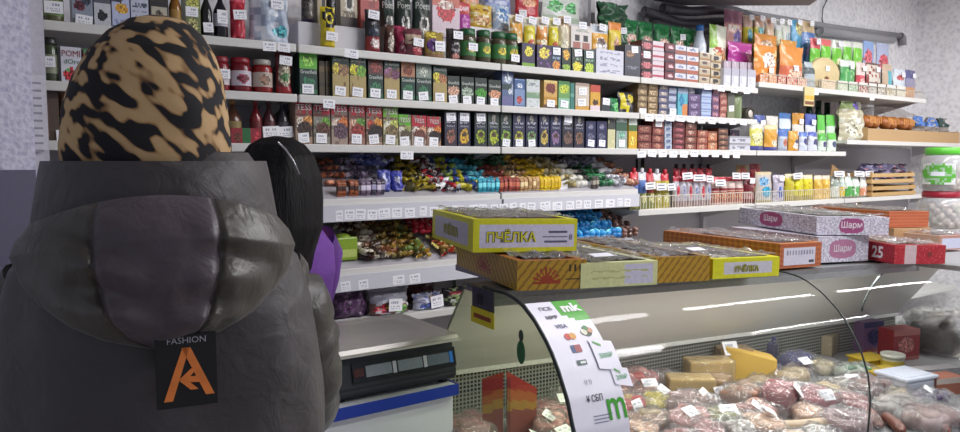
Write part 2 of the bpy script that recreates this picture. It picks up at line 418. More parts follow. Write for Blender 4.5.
# ------------------------------------------------------------------ TOP SHELF
D_ = '24262c'
def P(*a, **k): return prod(*a, **k)
P('jar', 41, 64, -14, 'A', 'squat olive jar with green label at the far left', '5a5a38', lid='3a4a30', label='6f8a4a', st=(.5, .42, .05, .036))
P('carton', 71, 92, -14, 'A', 'grey blue coffee box with dark red cup picture', '8e97a6', [('e', .35, .5, .3, .12, '5a2a36'), ('e', .7, .62, .25, .1, '39404e'), ('b', 0, .18, '5f6a60'), ('b', .82, 1, '6d7a90')], st=(.55, .13))
P('carton', 93, 110, -13, 'A', 'white coffee box with black bean picture', 'c3c6cc', [('e', .45, .28, .3, .13, '25262b'), ('b', .62, .78, '565b66'), ('b', .85, 1, 'cfc3a0')])
P('carton', 111, 129, -12, 'A', 'white box with yellow car picture', 'b7bfdc', [('e', .55, .5, .36, .13, 'd29a3a'), ('t', .1, .25, '8a94b8'), ('e', .3, .72, .3, .06, '3b3d4c'), ('b', 0, .06, '3b4260'), ('b', .9, 1, '9a3b44')])
P('carton', 130, 148, -11, 'A', 'pale grey box with printed lines', 'bfc3d4', [('t', .55, .66, '4e5468'), ('t', .3, .38, '8890a4'), ('t', .44, .5, '8890a4'), ('b', .9, 1, '6d7488')])
P('carton', 149, 168, -10, 'A', 'dark coffee box with cream label', '2a292e', [('r', .05, .95, .25, .6, 'b5af9c'), ('e', .5, .42, .2, .1, '4b473f'), ('b', .7, 1, '36312c')])
P('bottle', 169, 182, -16, 'A', 'amber bottle behind the leopard hat', '8a5a22', lid='3a2c1c', label='a6803a')
P('carton', 185, 200, -8, 'A', 'green and cream olive packet', '6f7a4e', [('e', .5, .75, .4, .18, 'b9b95a'), ('e', .5, .25, .35, .15, 'a9a56a'), ('e', .4, .25, .12, .06, '3b4128')], st=(.4, .55), tier=0)
P('bottle', 201, 213, -12, 'A', 'dark bottle with amber neck', '1c1a1e', lid='8f6a34', st=(.5, .2))
P('bottle', 214, 229, -10, 'A', 'black bottle with white label', '17161c', lid='22222a', label='c3c1cc', lab=(.26, .52), st=(.5, .45, .034, .045))
P('pouch', 231, 247, -6, 'A', 'shiny red foil bag', 'b02334', [('b', .84, 1, 'd5596a'), ('s', .8, 'd05060')], st=(.5, .55), wob=.02)
o = P('pouch', 250, 292, -20, 'A', 'clear plastic bag with a teal sticker', 'b9c4d4', [('s', .5, '98a6ba'), ('s', .75, 'd9dee6'), ('e', .72, .2, .2, .09, '5fb3c0')], wob=.03, st=(.62, .62), d=.07)
P('pouch', 303, 316, -18, 'A', 'dark coffee bag with grey beans picture', '33302f', [('e', .5, .3, .4, .2, '6b6660'), ('s', .7, '56504a'), ('b', 0, .1, '3f3350')], dy=.085, dz=.098, cat='coffee pack', name='coffee_pack')
P('carton', 317, 326, -15, 'A', 'slim beige coffee box with black stripe', 'b0a184', [('r', .55, .9, .3, 1, '22201f')], dy=.085, dz=.098, cat='coffee pack', name='coffee_pack')
P('pouch', 327, 338, -20, 'A', 'navy coffee bag on the white box', '25272f', [('b', .1, .2, '3d4050')], dy=.085, dz=.098, cat='coffee pack', name='coffee_pack')
P('carton', 340, 357, -22, 'A', 'beige coffee box with round cup picture', 'b5a88e', [('e', .55, .52, .3, .2, 'e1ddd2'), ('e', .55, .52, .18, .13, '1d1a1a'), ('b', 0, .2, '4a3c3c'), ('t', .22, .32, '6d6254')], dy=.085, dz=.098, cat='coffee pack', name='coffee_pack')
P('carton', 360, 379, -20, 'A', 'red coffee box with cream band', 'b04a42', [('b', 0, .15, '3b2830'), ('r', .1, .9, .6, .78, 'c5a68c'), ('s', .8, '8c3634')], dy=.085, dz=.098, cat='coffee pack', name='coffee_pack')
P('pouch', 322, 337, 6, 'A', 'yellow coffee bag with a black ring emblem', 'd2bc1c', [('e', .55, .72, .46, .24, '1f1d1c'), ('e', .55, .72, .3, .15, 'd2bc1c'), ('e', .55, .72, .18, .09, '2a2826'), ('b', .0, .06, 'b59d16')], st=(.6, .28), dy=.01, d=.045, cat='coffee pack', name='coffee_pack')
P('pouch', 367, 382, 9, 'A', 'slim black and red coffee bag', '211f24', [('b', 0, .36, '8c2a2e'), ('e', .55, .2, .3, .12, 'b9a8a4'), ('e', .5, .5, .35, .12, '3a4250'), ('b', .85, 1, '3b3338')], st=(.4, .86), dy=.01, d=.045, cat='coffee pack', name='coffee_pack')
for i, (a, b) in enumerate(((382, 396), (397, 414), (415, 433))):
    P('pouch', a, b, -14, 'A', 'tall dark green coffee bag with cup picture', '2c3a33', [('b', .0, .45, '6d6a60'), ('e', .55, .5, .3, .12, 'd9d6cc'), ('e', .55, .5, .16, .07, '181818'), ('b', .9, 1, '7a8a84'), ('b', .58, .86, '26342e')],
      text=[('Poetti', .5, .74, .09, 'c9cec8')], dy=.12, d=.06, cat='coffee pack', name='coffee_pack')
P('pouch', 386, 396, 25, 'A', 'small brown and white coffee bag', '5a3a34', [('e', .5, .4, .3, .3, 'c8b8aa')], dy=.02, d=.05, cat='coffee pack', name='coffee_pack', lean=.1)
P('pouch', 398, 411, 24, 'A', 'crimson coffee bag leaning on the dark ones', '8c2444', [('s', .7, 'a83a5c'), ('e', .4, .3, .3, .2, '5c1a30')], dy=.035, d=.05, cat='coffee pack', name='coffee_pack', lean=-.1)
P('pouch', 407, 425, 28, 'A', 'burgundy and beige coffee bag', '6b3640', [('b', .45, .8, 'b7a28c'), ('t', .52, .62, '6a4f4a'), ('e', .6, .2, .3, .15, 'a5434a')], st=(.6, .5), dy=.015, d=.05, cat='coffee pack', name='coffee_pack')
P('pouch', 427, 447, 31, 'A', 'gold and purple coffee bag', '9a8440', [('e', .3, .5, .25, .25, '5c3a78'), ('b', .0, .2, '8a6a4a'), ('e', .3, .85, .25, .12, 'c9b04a')], st=(.62, .45, .046, .04), dy=.015, d=.05, cat='coffee pack', name='coffee_pack')
P('pouch', 449, 463, 28, 'A', 'black coffee bag with pale oval emblem', '332a2c', [('e', .55, .4, .35, .14, '8f8a8c'), ('e', .55, .4, .25, .07, '221d1f'), ('e', .5, .12, .3, .1, 'a06a62')], st=(.6, .78), dy=.015, d=.05, cat='coffee pack', name='coffee_pack')
P('carton', 432, 460, -8, 'A', 'large pink box with a red cup picture', 'd9c5cf', [('b', .72, 1, 'c56a5a'), ('e', .3, .9, .2, .1, 'd9923a'), ('e', .5, .62, .34, .22, 'b8343c'), ('e', .48, .74, .28, .09, 'd8b7ae'), ('b', 0, .2, 'dcd2da'), ('t', .06, .13, 'a88a9c')], tier=1)
P('pouch', 459, 473, 2, 'A', 'magenta bag behind the coffee jars', 'b0479f', [('b', .72, 1, 'c85c5c'), ('t', .8, .9, 'eac9d0')], tier=1, d=.045)
for i, (a, b) in enumerate(((464, 480), (481, 494), (496, 510), (508, 522))):
    P('jar', a, b, 28+i*1.6, 'A', 'green lidded instant coffee jar', '4d4634', lid='1f5a34', label='3f7a44', lab2='b8a83c', lidh=.2, st=(.55, .45) if i == 0 else ((.5, .25) if i == 3 else None), group='green lidded coffee jars', name='coffee_jar')
P('pouch', 472, 495, 4, 'A', 'yellow sweet bag above the coffee jars', 'd0a838', [('b', .75, 1, 'd9b84a'), ('e', .5, .3, .35, .2, 'b8844a'), ('s', .75, 'e8d9a0'), ('t', .72, .84, '8a5a2a')], tier=2, d=.045)
P('pouch', 495, 512, 5, 'A', 'blue and white milk powder bag', 'a9c0dc', [('e', .5, .6, .35, .3, '5f8cc4'), ('s', .75, 'dfe8f0')], tier=2, d=.045)
P('pouch', 462, 482, -14, 'A', 'orange bag at the top edge above the magenta one', 'd98a4a', [('s', .6, 'e0b09a'), ('b', .5, .7, 'b04a6a')], tier=3, d=.04)
P('pouch', 486, 514, -14, 'A', 'blue bag at the very top', '7d8cc0', [('s', .6, 'b8c0d8')], tier=3, d=.04)
P('pouch', 517, 542, -12, 'A', 'red bag at the top edge', 'c0303a', [('e', .5, .5, .3, .15, 'd98a5a'), ('b', .8, 1, 'd04848')], tier=3, d=.04, st=(.2, .1))
P('pouch', 543, 583, -8, 'A', 'white bag with pale green print', 'd5dcd4', [('b', 0, .2, 'b8c8b4'), ('e', .3, .5, .18, .2, '5aa864'), ('e', .72, .5, .16, .2, '64b070')], tier=3, d=.04, cat='packet')
for i, (a, b, t, c, c2, lk) in enumerate(((512, 525, 15, 'd9a040', 'e8c890', 'orange porridge bag with white top'), (526, 538, 17, 'd8cc3a', 'ecebe0', 'yellow porridge bag with pale top'), (539, 550, 17, 'd98f3a', 'e8dccc', 'orange and white porridge bag'),
        (551, 561, 18, 'd9d030', 'e6e0a0', 'bright yellow porridge bag'), (561, 572, 16, 'c9bca0', 'b89a7a', 'beige porridge bag'))):
    P('pouch', a, b, t, 'A', lk, c, [('b', .74, 1, c2), ('e', .5, .2, .3, .16, 'c05a3a' if i % 2 else 'e6d8b0'), ('s', .86, 'f0ead0')], tier=1, d=.04, st=(.5, .9))
P('carton', 571, 592, 27, 'A', 'white box showing two dark capped jars', 'd5cfc8', [('r', .1, .46, .12, .5, 'a5665a'), ('r', .54, .92, .12, .5, 'a5665a'), ('r', .18, .4, .52, .74, '262426'), ('r', .6, .84, .52, .74, '262426'), ('t', .82, .95, 'a0a49a')], tier=1, st=(.55, 1.05, .05, .034))
P('pouch', 593, 611, 24, 'A', 'orange and white drink bag with cup', 'd9a23c', [('e', .5, .35, .35, .25, 'e6e0dc'), ('e', .5, .5, .25, .1, '5a4038'), ('b', .75, 1, 'c0c8d0')], tier=1, d=.04, st=[(.5, .9)])
P('pouch', 611, 624, 22, 'A', 'yellow drink bag', 'd9c23c', [('b', .8, 1, 'd98a4a'), ('e', .5, .4, .25, .2, 'b88a6a')], tier=1, d=.04)
P('pouch', 603, 632, 2, 'A', 'dark green bag heaped highest at back', '22452f', [('s', .6, '305a40'), ('s', .85, '4a7a58')], tier=2, d=.08, wob=.05, st=(.7, .35))
for i, (a, b) in enumerate(((624, 641), (641, 656), (657, 673), (674, 688), (688, 701))):
    P('pouch', a, b, 19+i*2.4, 'A', 'green frozen style bag with pale pink picture', '1f6a3a', [('e', .5, .25, .35, .22, 'c8a090'), ('s', .8, '3f8a54'), ('b', .86, 1, '2b7a48')], tier=2, d=.05, wob=.02, st=(.6, .6) if i in (3, 4) else None, group='green bags behind the stacked packs')
# low boxes in front
for i, (a, b, t, c, ly, lk, st) in enumerate((
    (522, 535, 43, '3b3350', [('e', .55, .65, .3, .2, 'd9c83a'), ('b', 0, .2, '7aa03a')], 'small purple box with yellow fruit', None),
    (537, 552, 45, '33294a', [('e', .5, .65, .36, .24, 'd9c24a'), ('s', .85, '7a4a8a'), ('b', 0, .1, '5a3a5a')], 'small violet box with yellow flower', None),
    (552, 561, 46, '2c3a58', [('e', .5, .2, .4, .2, 'd98a3a'), ('t', .45, .55, '8aa0b0')], 'small navy box with orange base', (.5, .78)),
    (562, 571, 48, '23302c', [('e', .5, .7, .36, .22, 'd9a03a'), ('e', .5, .15, .4, .15, '8aa83a')], 'small black box with orange fruit', None),
    (572, 583, 48, '24342e', [('e', .5, .22, .4, .22, 'd9c83a'), ('t', .5, .6, '8aa890')], 'small dark green box with yellow pear', (.55, .8)),
    (584, 595, 50, '2e4a3e', [('e', .5, .22, .4, .22, 'a8c040'), ('t', .5, .6, '8aa890')], 'small dark green box with lime fruit', (.5, .8)))):
    P('carton', a, b, t, 'A', lk, c, ly, st=st, d=.06, dy=.02)
P('carton', 596, 624, 50, 'A', 'white box printed with a grey grid', 'c9cad6', [('t', .1, .2, '8a8ea0'), ('t', .35, .45, '9a9eb0'), ('t', .6, .7, '8a8ea0'), ('t', .82, .9, '9a9eb0'), ('r', .48, .52, 0, 1, '9a9eac')], d=.08, dy=.02)
P('carton', 625, 641, 45, 'A', 'slate grey box with pale top label', '44454f', [('t', .25, .35, '7a7c88'), ('e', .35, .7, .25, .1, '8a6a50')], d=.07, dy=.02, st=(.6, .86))
ST = 'on the top shelf'
stack(642, 653, 40, 4, 'A', 'pink and black pack', '5a2c34', [('e', .5, .5, .4, .4, 'b86a70'), ('b', .8, 1, '2a2024')], 'beside the slate grey box', st={2})
stack(653.5, 665, 41, 4, 'A', 'white and pink pack', 'd0c4ca', [('b', .3, .6, 'b04a5a')], 'second from the slate grey box', d=.08)
stack(665.5, 675, 43, 4, 'A', 'red and black pack', '6a2a34', [('b', .0, .25, '3a2a3a'), ('e', .6, .6, .3, .2, 'c9a0a4')], 'third from the slate grey box')
stack(676, 687, 45, 4, 'A', 'white and brown pack', 'cfd0da', [('b', 0, .42, '9a5a48'), ('e', .5, .7, .3, .15, '8a94b0')], 'left of the two under the domed packs')
stack(687.5, 699, 47, 4, 'A', 'white and rust pack', 'd2d2da', [('b', 0, .42, 'a8604a'), ('e', .5, .7, .3, .15, '8a94b0')], 'right of the two under the domed packs')
stack(700, 711, 52, 4, 'A', 'beige spotted pack', 'b8a890', [('b', .0, .3, 'a07a50'), ('e', .5, .65, .25, .2, '5a4a48'), ('b', .85, 1, 'd6cec0')], 'under the thin blue bottle')
stack(711.5, 722, 55, 4, 'A', 'cream and black pack', 'c4b8a2', [('e', .5, .6, .3, .3, '3a3434'), ('b', 0, .2, '9a7a4a')], 'under the white soup bag')
P('bottle', 701, 710, 24, 'A', 'thin bottle with a blue cap', 'c8d0dc', lid='2f6ab0', tier=1, neck=.5)
P('pouch', 711, 730, 25, 'A', 'white and green soup bag leaning right', 'd9dcc8', [('r', 0, .35, .5, 1, '8ab83a'), ('e', .55, .3, .4, .14, 'b88a5a'), ('t', .42, .52, 'b84a3a')], tier=1, d=.035, rz=.05)
for i, (a, b) in enumerate(((724, 731), (732, 739), (740, 747), (748, 756))):
    P('carton', a, b, 68+i*.6, 'A', 'little white cube box with price', 'cfd0d8', [('b', .6, 1, 'b0aebc')], d=.05, dy=.01, cat='box', name='cube_box', st=(.5, .4, .03, .026))
    P('carton', a, b, 61+i*.6, 'A', 'lilac grey packet behind the cube boxes', 'b0a0ac', [('t', .3, .5, '8a7a8c'), ('s', .8, 'c8bcc8')], d=.04, dy=.07, name='packet', cat='packet')
P('pouch', 731, 756, 42, 'A', 'glossy magenta snack bag', 'b8429a', [('e', .85, .6, .2, .2, 'e090c0'), ('b', .9, 1, 'c860a8')], tier=1, d=.05, rough=.2)
P('pouch', 727, 746, 10, 'A', 'pink and orange wafer bag with violet dot', 'c98a80', [('b', .75, 1, 'a87088'), ('b', .0, .3, 'c87a5a'), ('e', .6, .45, .25, .14, '6a5aa0'), ('t', .58, .7, 'f0e4d8')], tier=2, d=.045)
# ---- long top shelf at right
A5 = 'A5'
P('pouch', 757, 781, 45, A5, 'big orange crisp bag with white splash', 'd98a34', [('e', .55, .62, .3, .2, 'e6cfc0'), ('b', 0, .25, 'd07a3a'), ('s', .88, 'f0c890')], d=.05, st=[(.6, .35)])
P('pouch', 783, 807, 46, A5, 'orange crisp bag with a red corner', 'd98a3a', [('b', 0, .5, 'c86a4a'), ('e', .6, .3, .3, .2, 'e0a890')], d=.05, st=[(.55, .45), (.4, .12)])
P('pouch', 807, 818, 62, A5, 'small pale blue and grey bag', 'a8b4ba', [('b', .55, .8, '4a5458')], d=.04)
mbx = place_px(812, 843, 57, A5, 0, .03, 0)
mb = MB(); Tm = Matrix.Translation((0, .02, mbx[4]/2)) @ Matrix.Diagonal((1, 1, mbx[4]/mbx[3], 1)) @ Matrix.Rotation(math.pi/2, 4, 'X')
pf = pattern('cdb684', [])
mb.lathe([(0, .012), (mbx[3]*.46, .012), (mbx[3]*.5, .004), (mbx[3]*.5, -.006), (0, -.012)], M('cbb788', .45), 28, Tm)
for k in range(5):
    a_ = .5+k*.55; mb.tube([(.01, .0075, mbx[4]*.33), (.01+.03*math.cos(a_), .0075, mbx[4]*.33+.02*math.sin(a_))], .003, M('7a4034', .5), 5)
o = mb.build('flatbread_pack'); o.location = (mbx[0], mbx[1], mbx[2]); sticker(o, .012, .004, mbx[4]*.66)
reg(o, 'round beige flatbread pack standing on edge', PLACE[A5], 'bread pack', mbx[0])
for i, (a, b, t, c, ly, lk) in enumerate((
    (843, 858, 60, '4a9a54', [('b', 0, .35, 'd0d8c8'), ('s', .8, '8ac080'), ('b', .8, 1, 'd9dcd8')], 'green and white soup packet'),
    (859, 868, 62, 'c8505a', [('b', .6, 1, 'd9c8c0'), ('e', .5, .3, .3, .2, 'e0b0a8')], 'red and white soup packet'),
    (869, 884, 63, '6a5548', [('b', .4, .95, 'cfc6ba'), ('s', .8, '8a3a34')], 'brown and cream noodle packet'),
    (885, 895, 64, 'c0a890', [('r', .4, 1, .2, .8, '4fa8b4'), ('b', 0, .2, 'd9d4cc')], 'teal corner noodle packet'),
    (896, 908, 69, 'c9d2da', [('b', .1, .4, '8aa8c8'), ('e', .5, .7, .3, .1, 'b05a5a')], 'white and sky blue noodle packet'),
    (908, 918, 70, '8a86a0', [('b', 0, .4, 'c08a5a'), ('b', .7, 1, '5a5a86')], 'violet grey noodle packet at the shelf end'))):
    P('pouch', a, b, t, A5, lk, c, ly, d=.04, dy=.06, st=(.6, .8) if i != 3 else None)
for i, (a, b, c) in enumerate(((838, 848, 'b8c8a8'), (849, 858, '8ab08a'), (859, 868, '9a4a44'), (869, 877, 'a8a098'), (878, 886, '9a8a7a'), (887, 896, 'b0a07a'), (897, 906, 'd0c8b0'))):
    P('carton', a, b, 81+i*.8, A5, ['pale green', 'green', 'dark red', 'grey', 'brown', 'khaki', 'cream'][i]+' seasoning sachet box behind the wire rail', c, [('s', .6, 'dcdcd4'), ('b', .7, 1, 'd4d2cc')], d=.035, dy=.018, name='sachet_box')
for i, (a, b, c) in enumerate(((760, 768, 'd0703a'), (769, 777, 'd98a4a'), (778, 786, 'b8443a'), (787, 797, 'c05048'), (798, 807, 'c88a7a'), (822, 836, 'c8b890'))):
    P('carton', a, b, 75+i*.9, A5, ['orange', 'light orange', 'dark red', 'crimson', 'rose', 'sand'][i]+' sachet box behind the wire rail', c, [('s', .5, 'e0c8b0')], d=.02, dy=.014, name='sachet_box')
for i, (a, b, t, c, ly, lk) in enumerate((
    (813, 823, 38, '6cc030', [('b', .75, 1, 'c8505a'), ('e', .5, .3, .35, .2, 'c8dc80')], 'lime green crouton bag, red topped'),
    (824, 834, 39, '74c834', [('e', .5, .35, .3, .2, 'd0dc90'), ('b', .82, 1, 'd86a6a')], 'lime green crouton bag with yellow bowl'),
    (835, 845, 40, '70c230', [('e', .5, .35, .3, .2, 'd8d8a0'), ('b', .8, 1, 'd9d9d4')], 'lime green crouton bag, white topped'),
    (846, 855, 41, '6abc2c', [('e', .5, .35, .3, .2, 'b8d080'), ('b', .84, 1, 'd9dcd0')], 'lime green crouton bag near the blue packs'),
    (856, 865, 42, '78c83a', [('e', .5, .35, .3, .2, 'c8d890'), ('b', .84, 1, 'd9dcd0')], 'lime green crouton bag beside the blue packs'),
    (866, 877, 41, '8aa4d0', [('e', .35, .6, .3, .2, 'c8606a'), ('b', 0, .15, '9ac0c8')], 'blue tube pack with red dot'),
    (879, 892, 43, 'a8b0cc', [('e', .5, .55, .35, .2, 'c04a54'), ('b', 0, .2, '8ab8c0')], 'pale blue pack with big red dot'))):
    P('pouch', a, b, t, A5, lk, c, ly, tier=1, d=.04, st=(.5, .9) if i in (0, 2) else None)
for i, (a, b, t, c, ly, lk) in enumerate((
    (746, 756, 15, 'cfc430', [('b', .7, 1, 'd8b8a8'), ('e', .5, .5, .3, .16, '5fa8c0')], 'yellow chip bag with blue figure'),
    (757, 767, 16, 'd2c838', [('b', .75, 1, 'd0a890'), ('e', .5, .6, .3, .14, '6ab0b8')], 'yellow chip bag next to the pink wafers'),
    (768, 777, 18, 'd0b090', [('b', .8, 1, 'c89a8a'), ('s', .7, 'dcc8b0')], 'peach biscuit bag'),
    (778, 785, 19, 'c8d4c0', [('b', .0, .5, 'd0c89a'), ('b', .75, 1, 'd9dcdc')], 'pale green biscuit bag'),
    (785, 793, 20, 'd2d6cc', [('e', .5, .5, .3, .2, '9ab0c0')], 'white biscuit bag'),
    (794, 805, 20, '4f9ac4', [('e', .7, .8, .4, .16, 'c8b880'), ('b', .0, .3, '78b8d0')], 'sky blue rice cake bag'),
    (805, 818, 21, '5078b8', [('b', .75, 1, 'c0a884'), ('e', .5, .3, .3, .12, '8a60a8'), ('t', .5, .6, 'd9e0e8')], 'deep blue rice cake bag'))):
    P('pouch', a, b, t, A5, lk, c, ly, tier=2, d=.045, st=(.5, .94))
P('pouch', 783, 800, 40, A5, 'orange bag tucked behind the crisp bags', 'd9963c', [('s', .8, 'e8c080')], tier=1, d=.04)
P('pouch', 757, 780, 34, A5, 'second orange crisp bag behind the first', 'd9903a', [('e', .5, .7, .3, .12, 'e0c0a8')], tier=1, d=.04)
X, Y, zb, w, h = place_px(803, 813, 88, A5, 0, .0, 0)
mb = MB(); cy = SY-.02; zt = 1.932; mb.rbox(-w/2, w/2, 0, .008, -.115, 0, M('cfc08a', .4), .002); mb.box(-w/2+.006, w/2-.006, -.001, 0, -.075, -.05, M('d9a83a')); mb.box(-w/2+.006, w/2-.006, -.001, 0, -.105, -.085, M('7a4a2a'))
o = mb.build('sachet_card'); o.location = (X, SY-.012, 1.95); tag(o, 'cream and yellow sachet hanging from the long top shelf edge', 'sachet')

# ------------------------------------------------------------------ SECOND SHELF
P('jar', 41, 58, 37, 'B', 'dark green jar at the left end', '3f4a34', lid='2a2f2a', label='8a9078', st=(.35, .45), neck=.9)
P('carton', 60, 81, 47, 'B', 'white tomato carton with red lettering', 'd3d3dc', [('e', .42, .24, .3, .2, 'b8343a'), ('e', .36, .36, .1, .05, '4a8a4a')], text=[('POMI', .5, .82, .17, '8a2a34'), ('dOro', .55, .6, .13, '2f6a44')], name='tomato_carton')
P('carton', 83, 97, 49, 'B', 'red carton behind the leopard hat', '8f2a34', [('b', .85, 1, '4a8a5a')], name='tomato_carton')
P('jar', 214, 231, 56, 'B', 'red jar half hidden by the hat', '7c2229', lid='8a2a34', label='c9bfc4', st=(.5, .5))
P('jar', 232, 254, 57, 'B', 'red jam jar with berry label', '6f1a24', lid='8a1f2c', label='c6bcc6', lab2='7a2438')
P('jar', 254.5, 275, 59, 'B', 'red tomato paste jar with silver lid', '84201f', lid='a8a49c', label='b8a89c', lab2='8a6a58')
P('pouch', 277, 293, 52, 'B', 'dark red ketchup pouch with a green oval label', '6a2028', [('e', .5, .5, .42, .32, 'a8a088'), ('e', .5, .42, .3, .1, '4f7a4a'), ('b', 0, .2, '96282c'), ('b', .82, 1, '5a1c24')], st=(.5, .8), name='ketchup_pouch')
G = '1f3a33'
def gf(a, b, t, look, pic, body=G, kraft=False, st=True, txt='Greenfield', pv=.78):
    ly = [('b', .06, .16, '2f6a4a'), ('e', .5, .3, .34, .12, '2c6a48')] if not kraft else [('b', .0, .55, 'ac9862')]
    if kraft: ly += [('e', .3, .68, .34, .13, pic[0]), ('e', .72, .66, .32, .13, pic[1]), ('s', .95, '7a5a3a')]; tv = .9
    else: ly += [('r', 0, 1, .62, 1, pic[0]), ('e', .5, pv, .34, .12, pic[1])]; tv = .54
    P('carton', a, b, t, 'B', look, body, ly, text=[(txt, .5, tv, .085, 'd5dcd4')], st=(.45, .16, .044, .034) if st else None)
gf(299, 317, 51, 'dark green tea box with bright lime picture', ('5fae3c', '86c84a'))
for i, (a, b) in enumerate(((319, 324.5), (325.5, 331))):
    P('carton', a, b, 61, 'B', 'narrow brown tea box turned sideways', '4f4230', [('b', .7, .85, '6f5a3a'), ('b', .3, .4, '3a3024')], dy=.05, d=.07)
gf(332, 349, 55, 'kraft tea box with brown and yellow fruit', ('b9a83a', '8a6a4a'), kraft=True)
gf(349.5, 366, 56.5, 'kraft tea box with lemon and lime', ('c9c02c', '6a9a34'), kraft=True)
gf(368, 383, 58, 'dark green tea box with red brown bowl', ('5a3432', '8a3a34'))
gf(384, 399.5, 60, 'kraft tea box with purple flower picture', ('8a5a7a', '6a3a5a'), kraft=True)
gf(401, 415, 62, 'dark green tea box with amber glass picture', ('a8785a', '7a3a24'))
gf(416, 431.5, 63.5, 'dark green tea box with grey leaf picture', ('7c8a80', 'a8b0a4'))
gf(433, 447, 65.5, 'kraft tea box with orange and lemon', ('c9b83a', 'a8704a'), kraft=True)
for i, (a, b, t, p, lk) in enumerate(((447.5, 459.5, 76, 'c89a84', 'short dark tea box with pink peach'), (461, 474, 77, '8fa08e', 'short dark tea box with grey green leaf'), (475, 487, 78, '3f8a2c', 'short dark tea box with bright green leaf'), (488.5, 501, 80, 'c48a6a', 'short dark tea box with orange peach'))):
    P('carton', a, b, t, 'B', lk, '27332e', [('e', .5, .45, .48, .17, p)], text=[('Greenfield', .5, .76, .11, 'd5dcd4')], st=(.45, .17, .042, .032))
P('carton', 502, 513.5, 71.5, 'B', 'tall slate blue tea box', '5a6a8c', [('b', .9, 1, '4a5a86'), ('e', .5, .78, .34, .1, 'b8c4d4'), ('b', .5, .64, '34484a'), ('s', .9, '9aa8c0'), ('e', .7, .44, .16, .07, 'd5dae4'), ('b', 0, .28, '6a6a94')])
P('carton', 514.5, 525, 79, 'B', 'light blue tea box with red fruit', '7a92b8', [('b', .64, .95, '3f5a8c'), ('e', .5, .75, .3, .08, 'c0cce0'), ('e', .5, .27, .26, .14, 'a84a4a'), ('b', 0, .1, '5a6a8a')])
P('carton', 526.5, 540, 79.5, 'B', 'white tea box with green leaves', 'c9ced0', [('t', .78, .88, '8a9494'), ('b', .36, .52, '7a9a7c'), ('b', .52, .58, 'b0c0b0'), ('s', .93, 'a8b8a8')])
P('carton', 544, 557.5, 80.5, 'B', 'yellow tea box with dark red fruit', 'c8a05a', [('e', .5, .74, .36, .17, '6a2a24'), ('b', .3, .44, 'b8862c'), ('b', 0, .14, '5a4030'), ('b', .92, 1, 'd8c078')], st=(.5, .2))
P('carton', 558.5, 570, 81, 'B', 'green tea box with lime picture', '6a9a5a', [('e', .5, .72, .4, .16, 'a8b83c'), ('b', .0, .4, '8abaa0'), ('b', .9, 1, '3f7a44')], st=(.5, .2))
P('carton', 570.5, 574.5, 83, 'B', 'thin teal tea box', '3f7a70', [('b', .5, .6, '6aa090')])
P('carton', 575.5, 589.5, 83, 'B', 'cream tea box with two price tags', 'cabfb0', [('b', .0, .18, 'c89a4a'), ('b', .9, 1, 'a08a80')], st=[(.5, .7, .048, .034), (.45, .3, .048, .034)])
P('carton', 590.5, 600.5, 85, 'B', 'red and yellow tea box', 'd0a03a', [('b', .72, 1, 'b84a3c'), ('e', .5, .34, .3, .1, '4a3028'), ('b', 0, .22, 'd9c8cc')])
P('carton', 601.5, 610.5, 98, 'B', 'low dark box with a price on top', '3a3e44', [('b', .5, 1, '5a5e66')], st=(.5, .75))
P('pouch', 611, 621, 98, 'B', 'small green herb bag', '3f8a5a', [('e', .6, .4, .3, .3, '6ac070'), ('s', .8, '2a6a48')], d=.05)
P('pouch', 620.5, 637, 92, 'B', 'black bag with yellow bananas', '35333c', [('r', .1, .35, .2, .95, 'd2c22c'), ('e', .7, .72, .2, .2, 'c8b43a'), ('r', .35, .55, 0, .4, 'd2c22c')], d=.05)
U4 = 'right of the yellow banana bag'
stack(638.5, 648, 82, 5, 'B', 'brown coffee tin', '7a6548', [('e', .5, .5, .36, .3, 'a89470'), ('b', .85, 1, '584630')], 'first right of the banana bag', st={0})
stack(649, 658.5, 83, 5, 'B', 'tan coffee tin', '8a7250', [('e', .5, .5, .36, .3, 'b09a78'), ('b', .85, 1, '5c4a34')], 'second right of the banana bag')
stack(659.5, 668.5, 84, 5, 'B', 'grey violet tin', '6a6878', [('e', .5, .5, .36, .3, 'b0a498'), ('b', .8, 1, '3f4270')], 'third right of the banana bag')
stack(669.5, 677, 84, 4, 'B', 'white and navy tin', 'a8b0c4', [('b', .5, .9, '4a5070')], 'left of the teal box', st={0})
P('carton', 678, 688, 88, 'B', 'teal and orange box', '5aa8b8', [('r', .45, 1, .0, .45, 'c8804a'), ('b', .8, 1, '8a98b0'), ('e', .4, .55, .25, .2, '2f7aa0')])
stack(689, 701, 94, 3, 'B', 'purple tin', '5c4a70', [('e', .5, .5, .3, .3, '8a7a98')], 'under the small white bag')
X, Y, zb, w, h = place_px(689, 701, 94, 'B', 0)
o = pouch(.065, .055, .04, 'bcbcc4', [('s', .6, 'd5d5da'), ('e', .6, .5, .2, .2, '8a8a94')]).build('food_pouch'); o.location = (X, Y+.015, zb+h); tag(o, 'small white bag sitting on the purple tins', 'packet')
stack(702, 712, 87, 5, 'B', 'pale blue tin', 'a8b8d4', [('b', .3, .5, '7a8ab8')], 'right of the purple tins')
stack(713, 720, 88, 4, 'B', 'plum tin', '6c4a6a', [('e', .5, .5, .36, .3, 'a87a84')], 'right of the pale blue tins')
stack(720.5, 727.5, 92, 4, 'B', 'brick red tin', '93504a', [('e', .5, .5, .36, .3, 'b88a7a')], 'left of the greenish jar')
P('carton', 728, 735, 93, 'B', 'small olive box with white price', '7a8060', [('b', .5, 1, '5a5c54')], st=(.5, .4))
P('jar', 735.5, 746, 90, 'B', 'greenish clear jar', '7c8a64', lid='8a8c88', lidh=.14)
X, Y, zb, w, h = place_px(745, 758, 96, 'B', 0); rr = .036
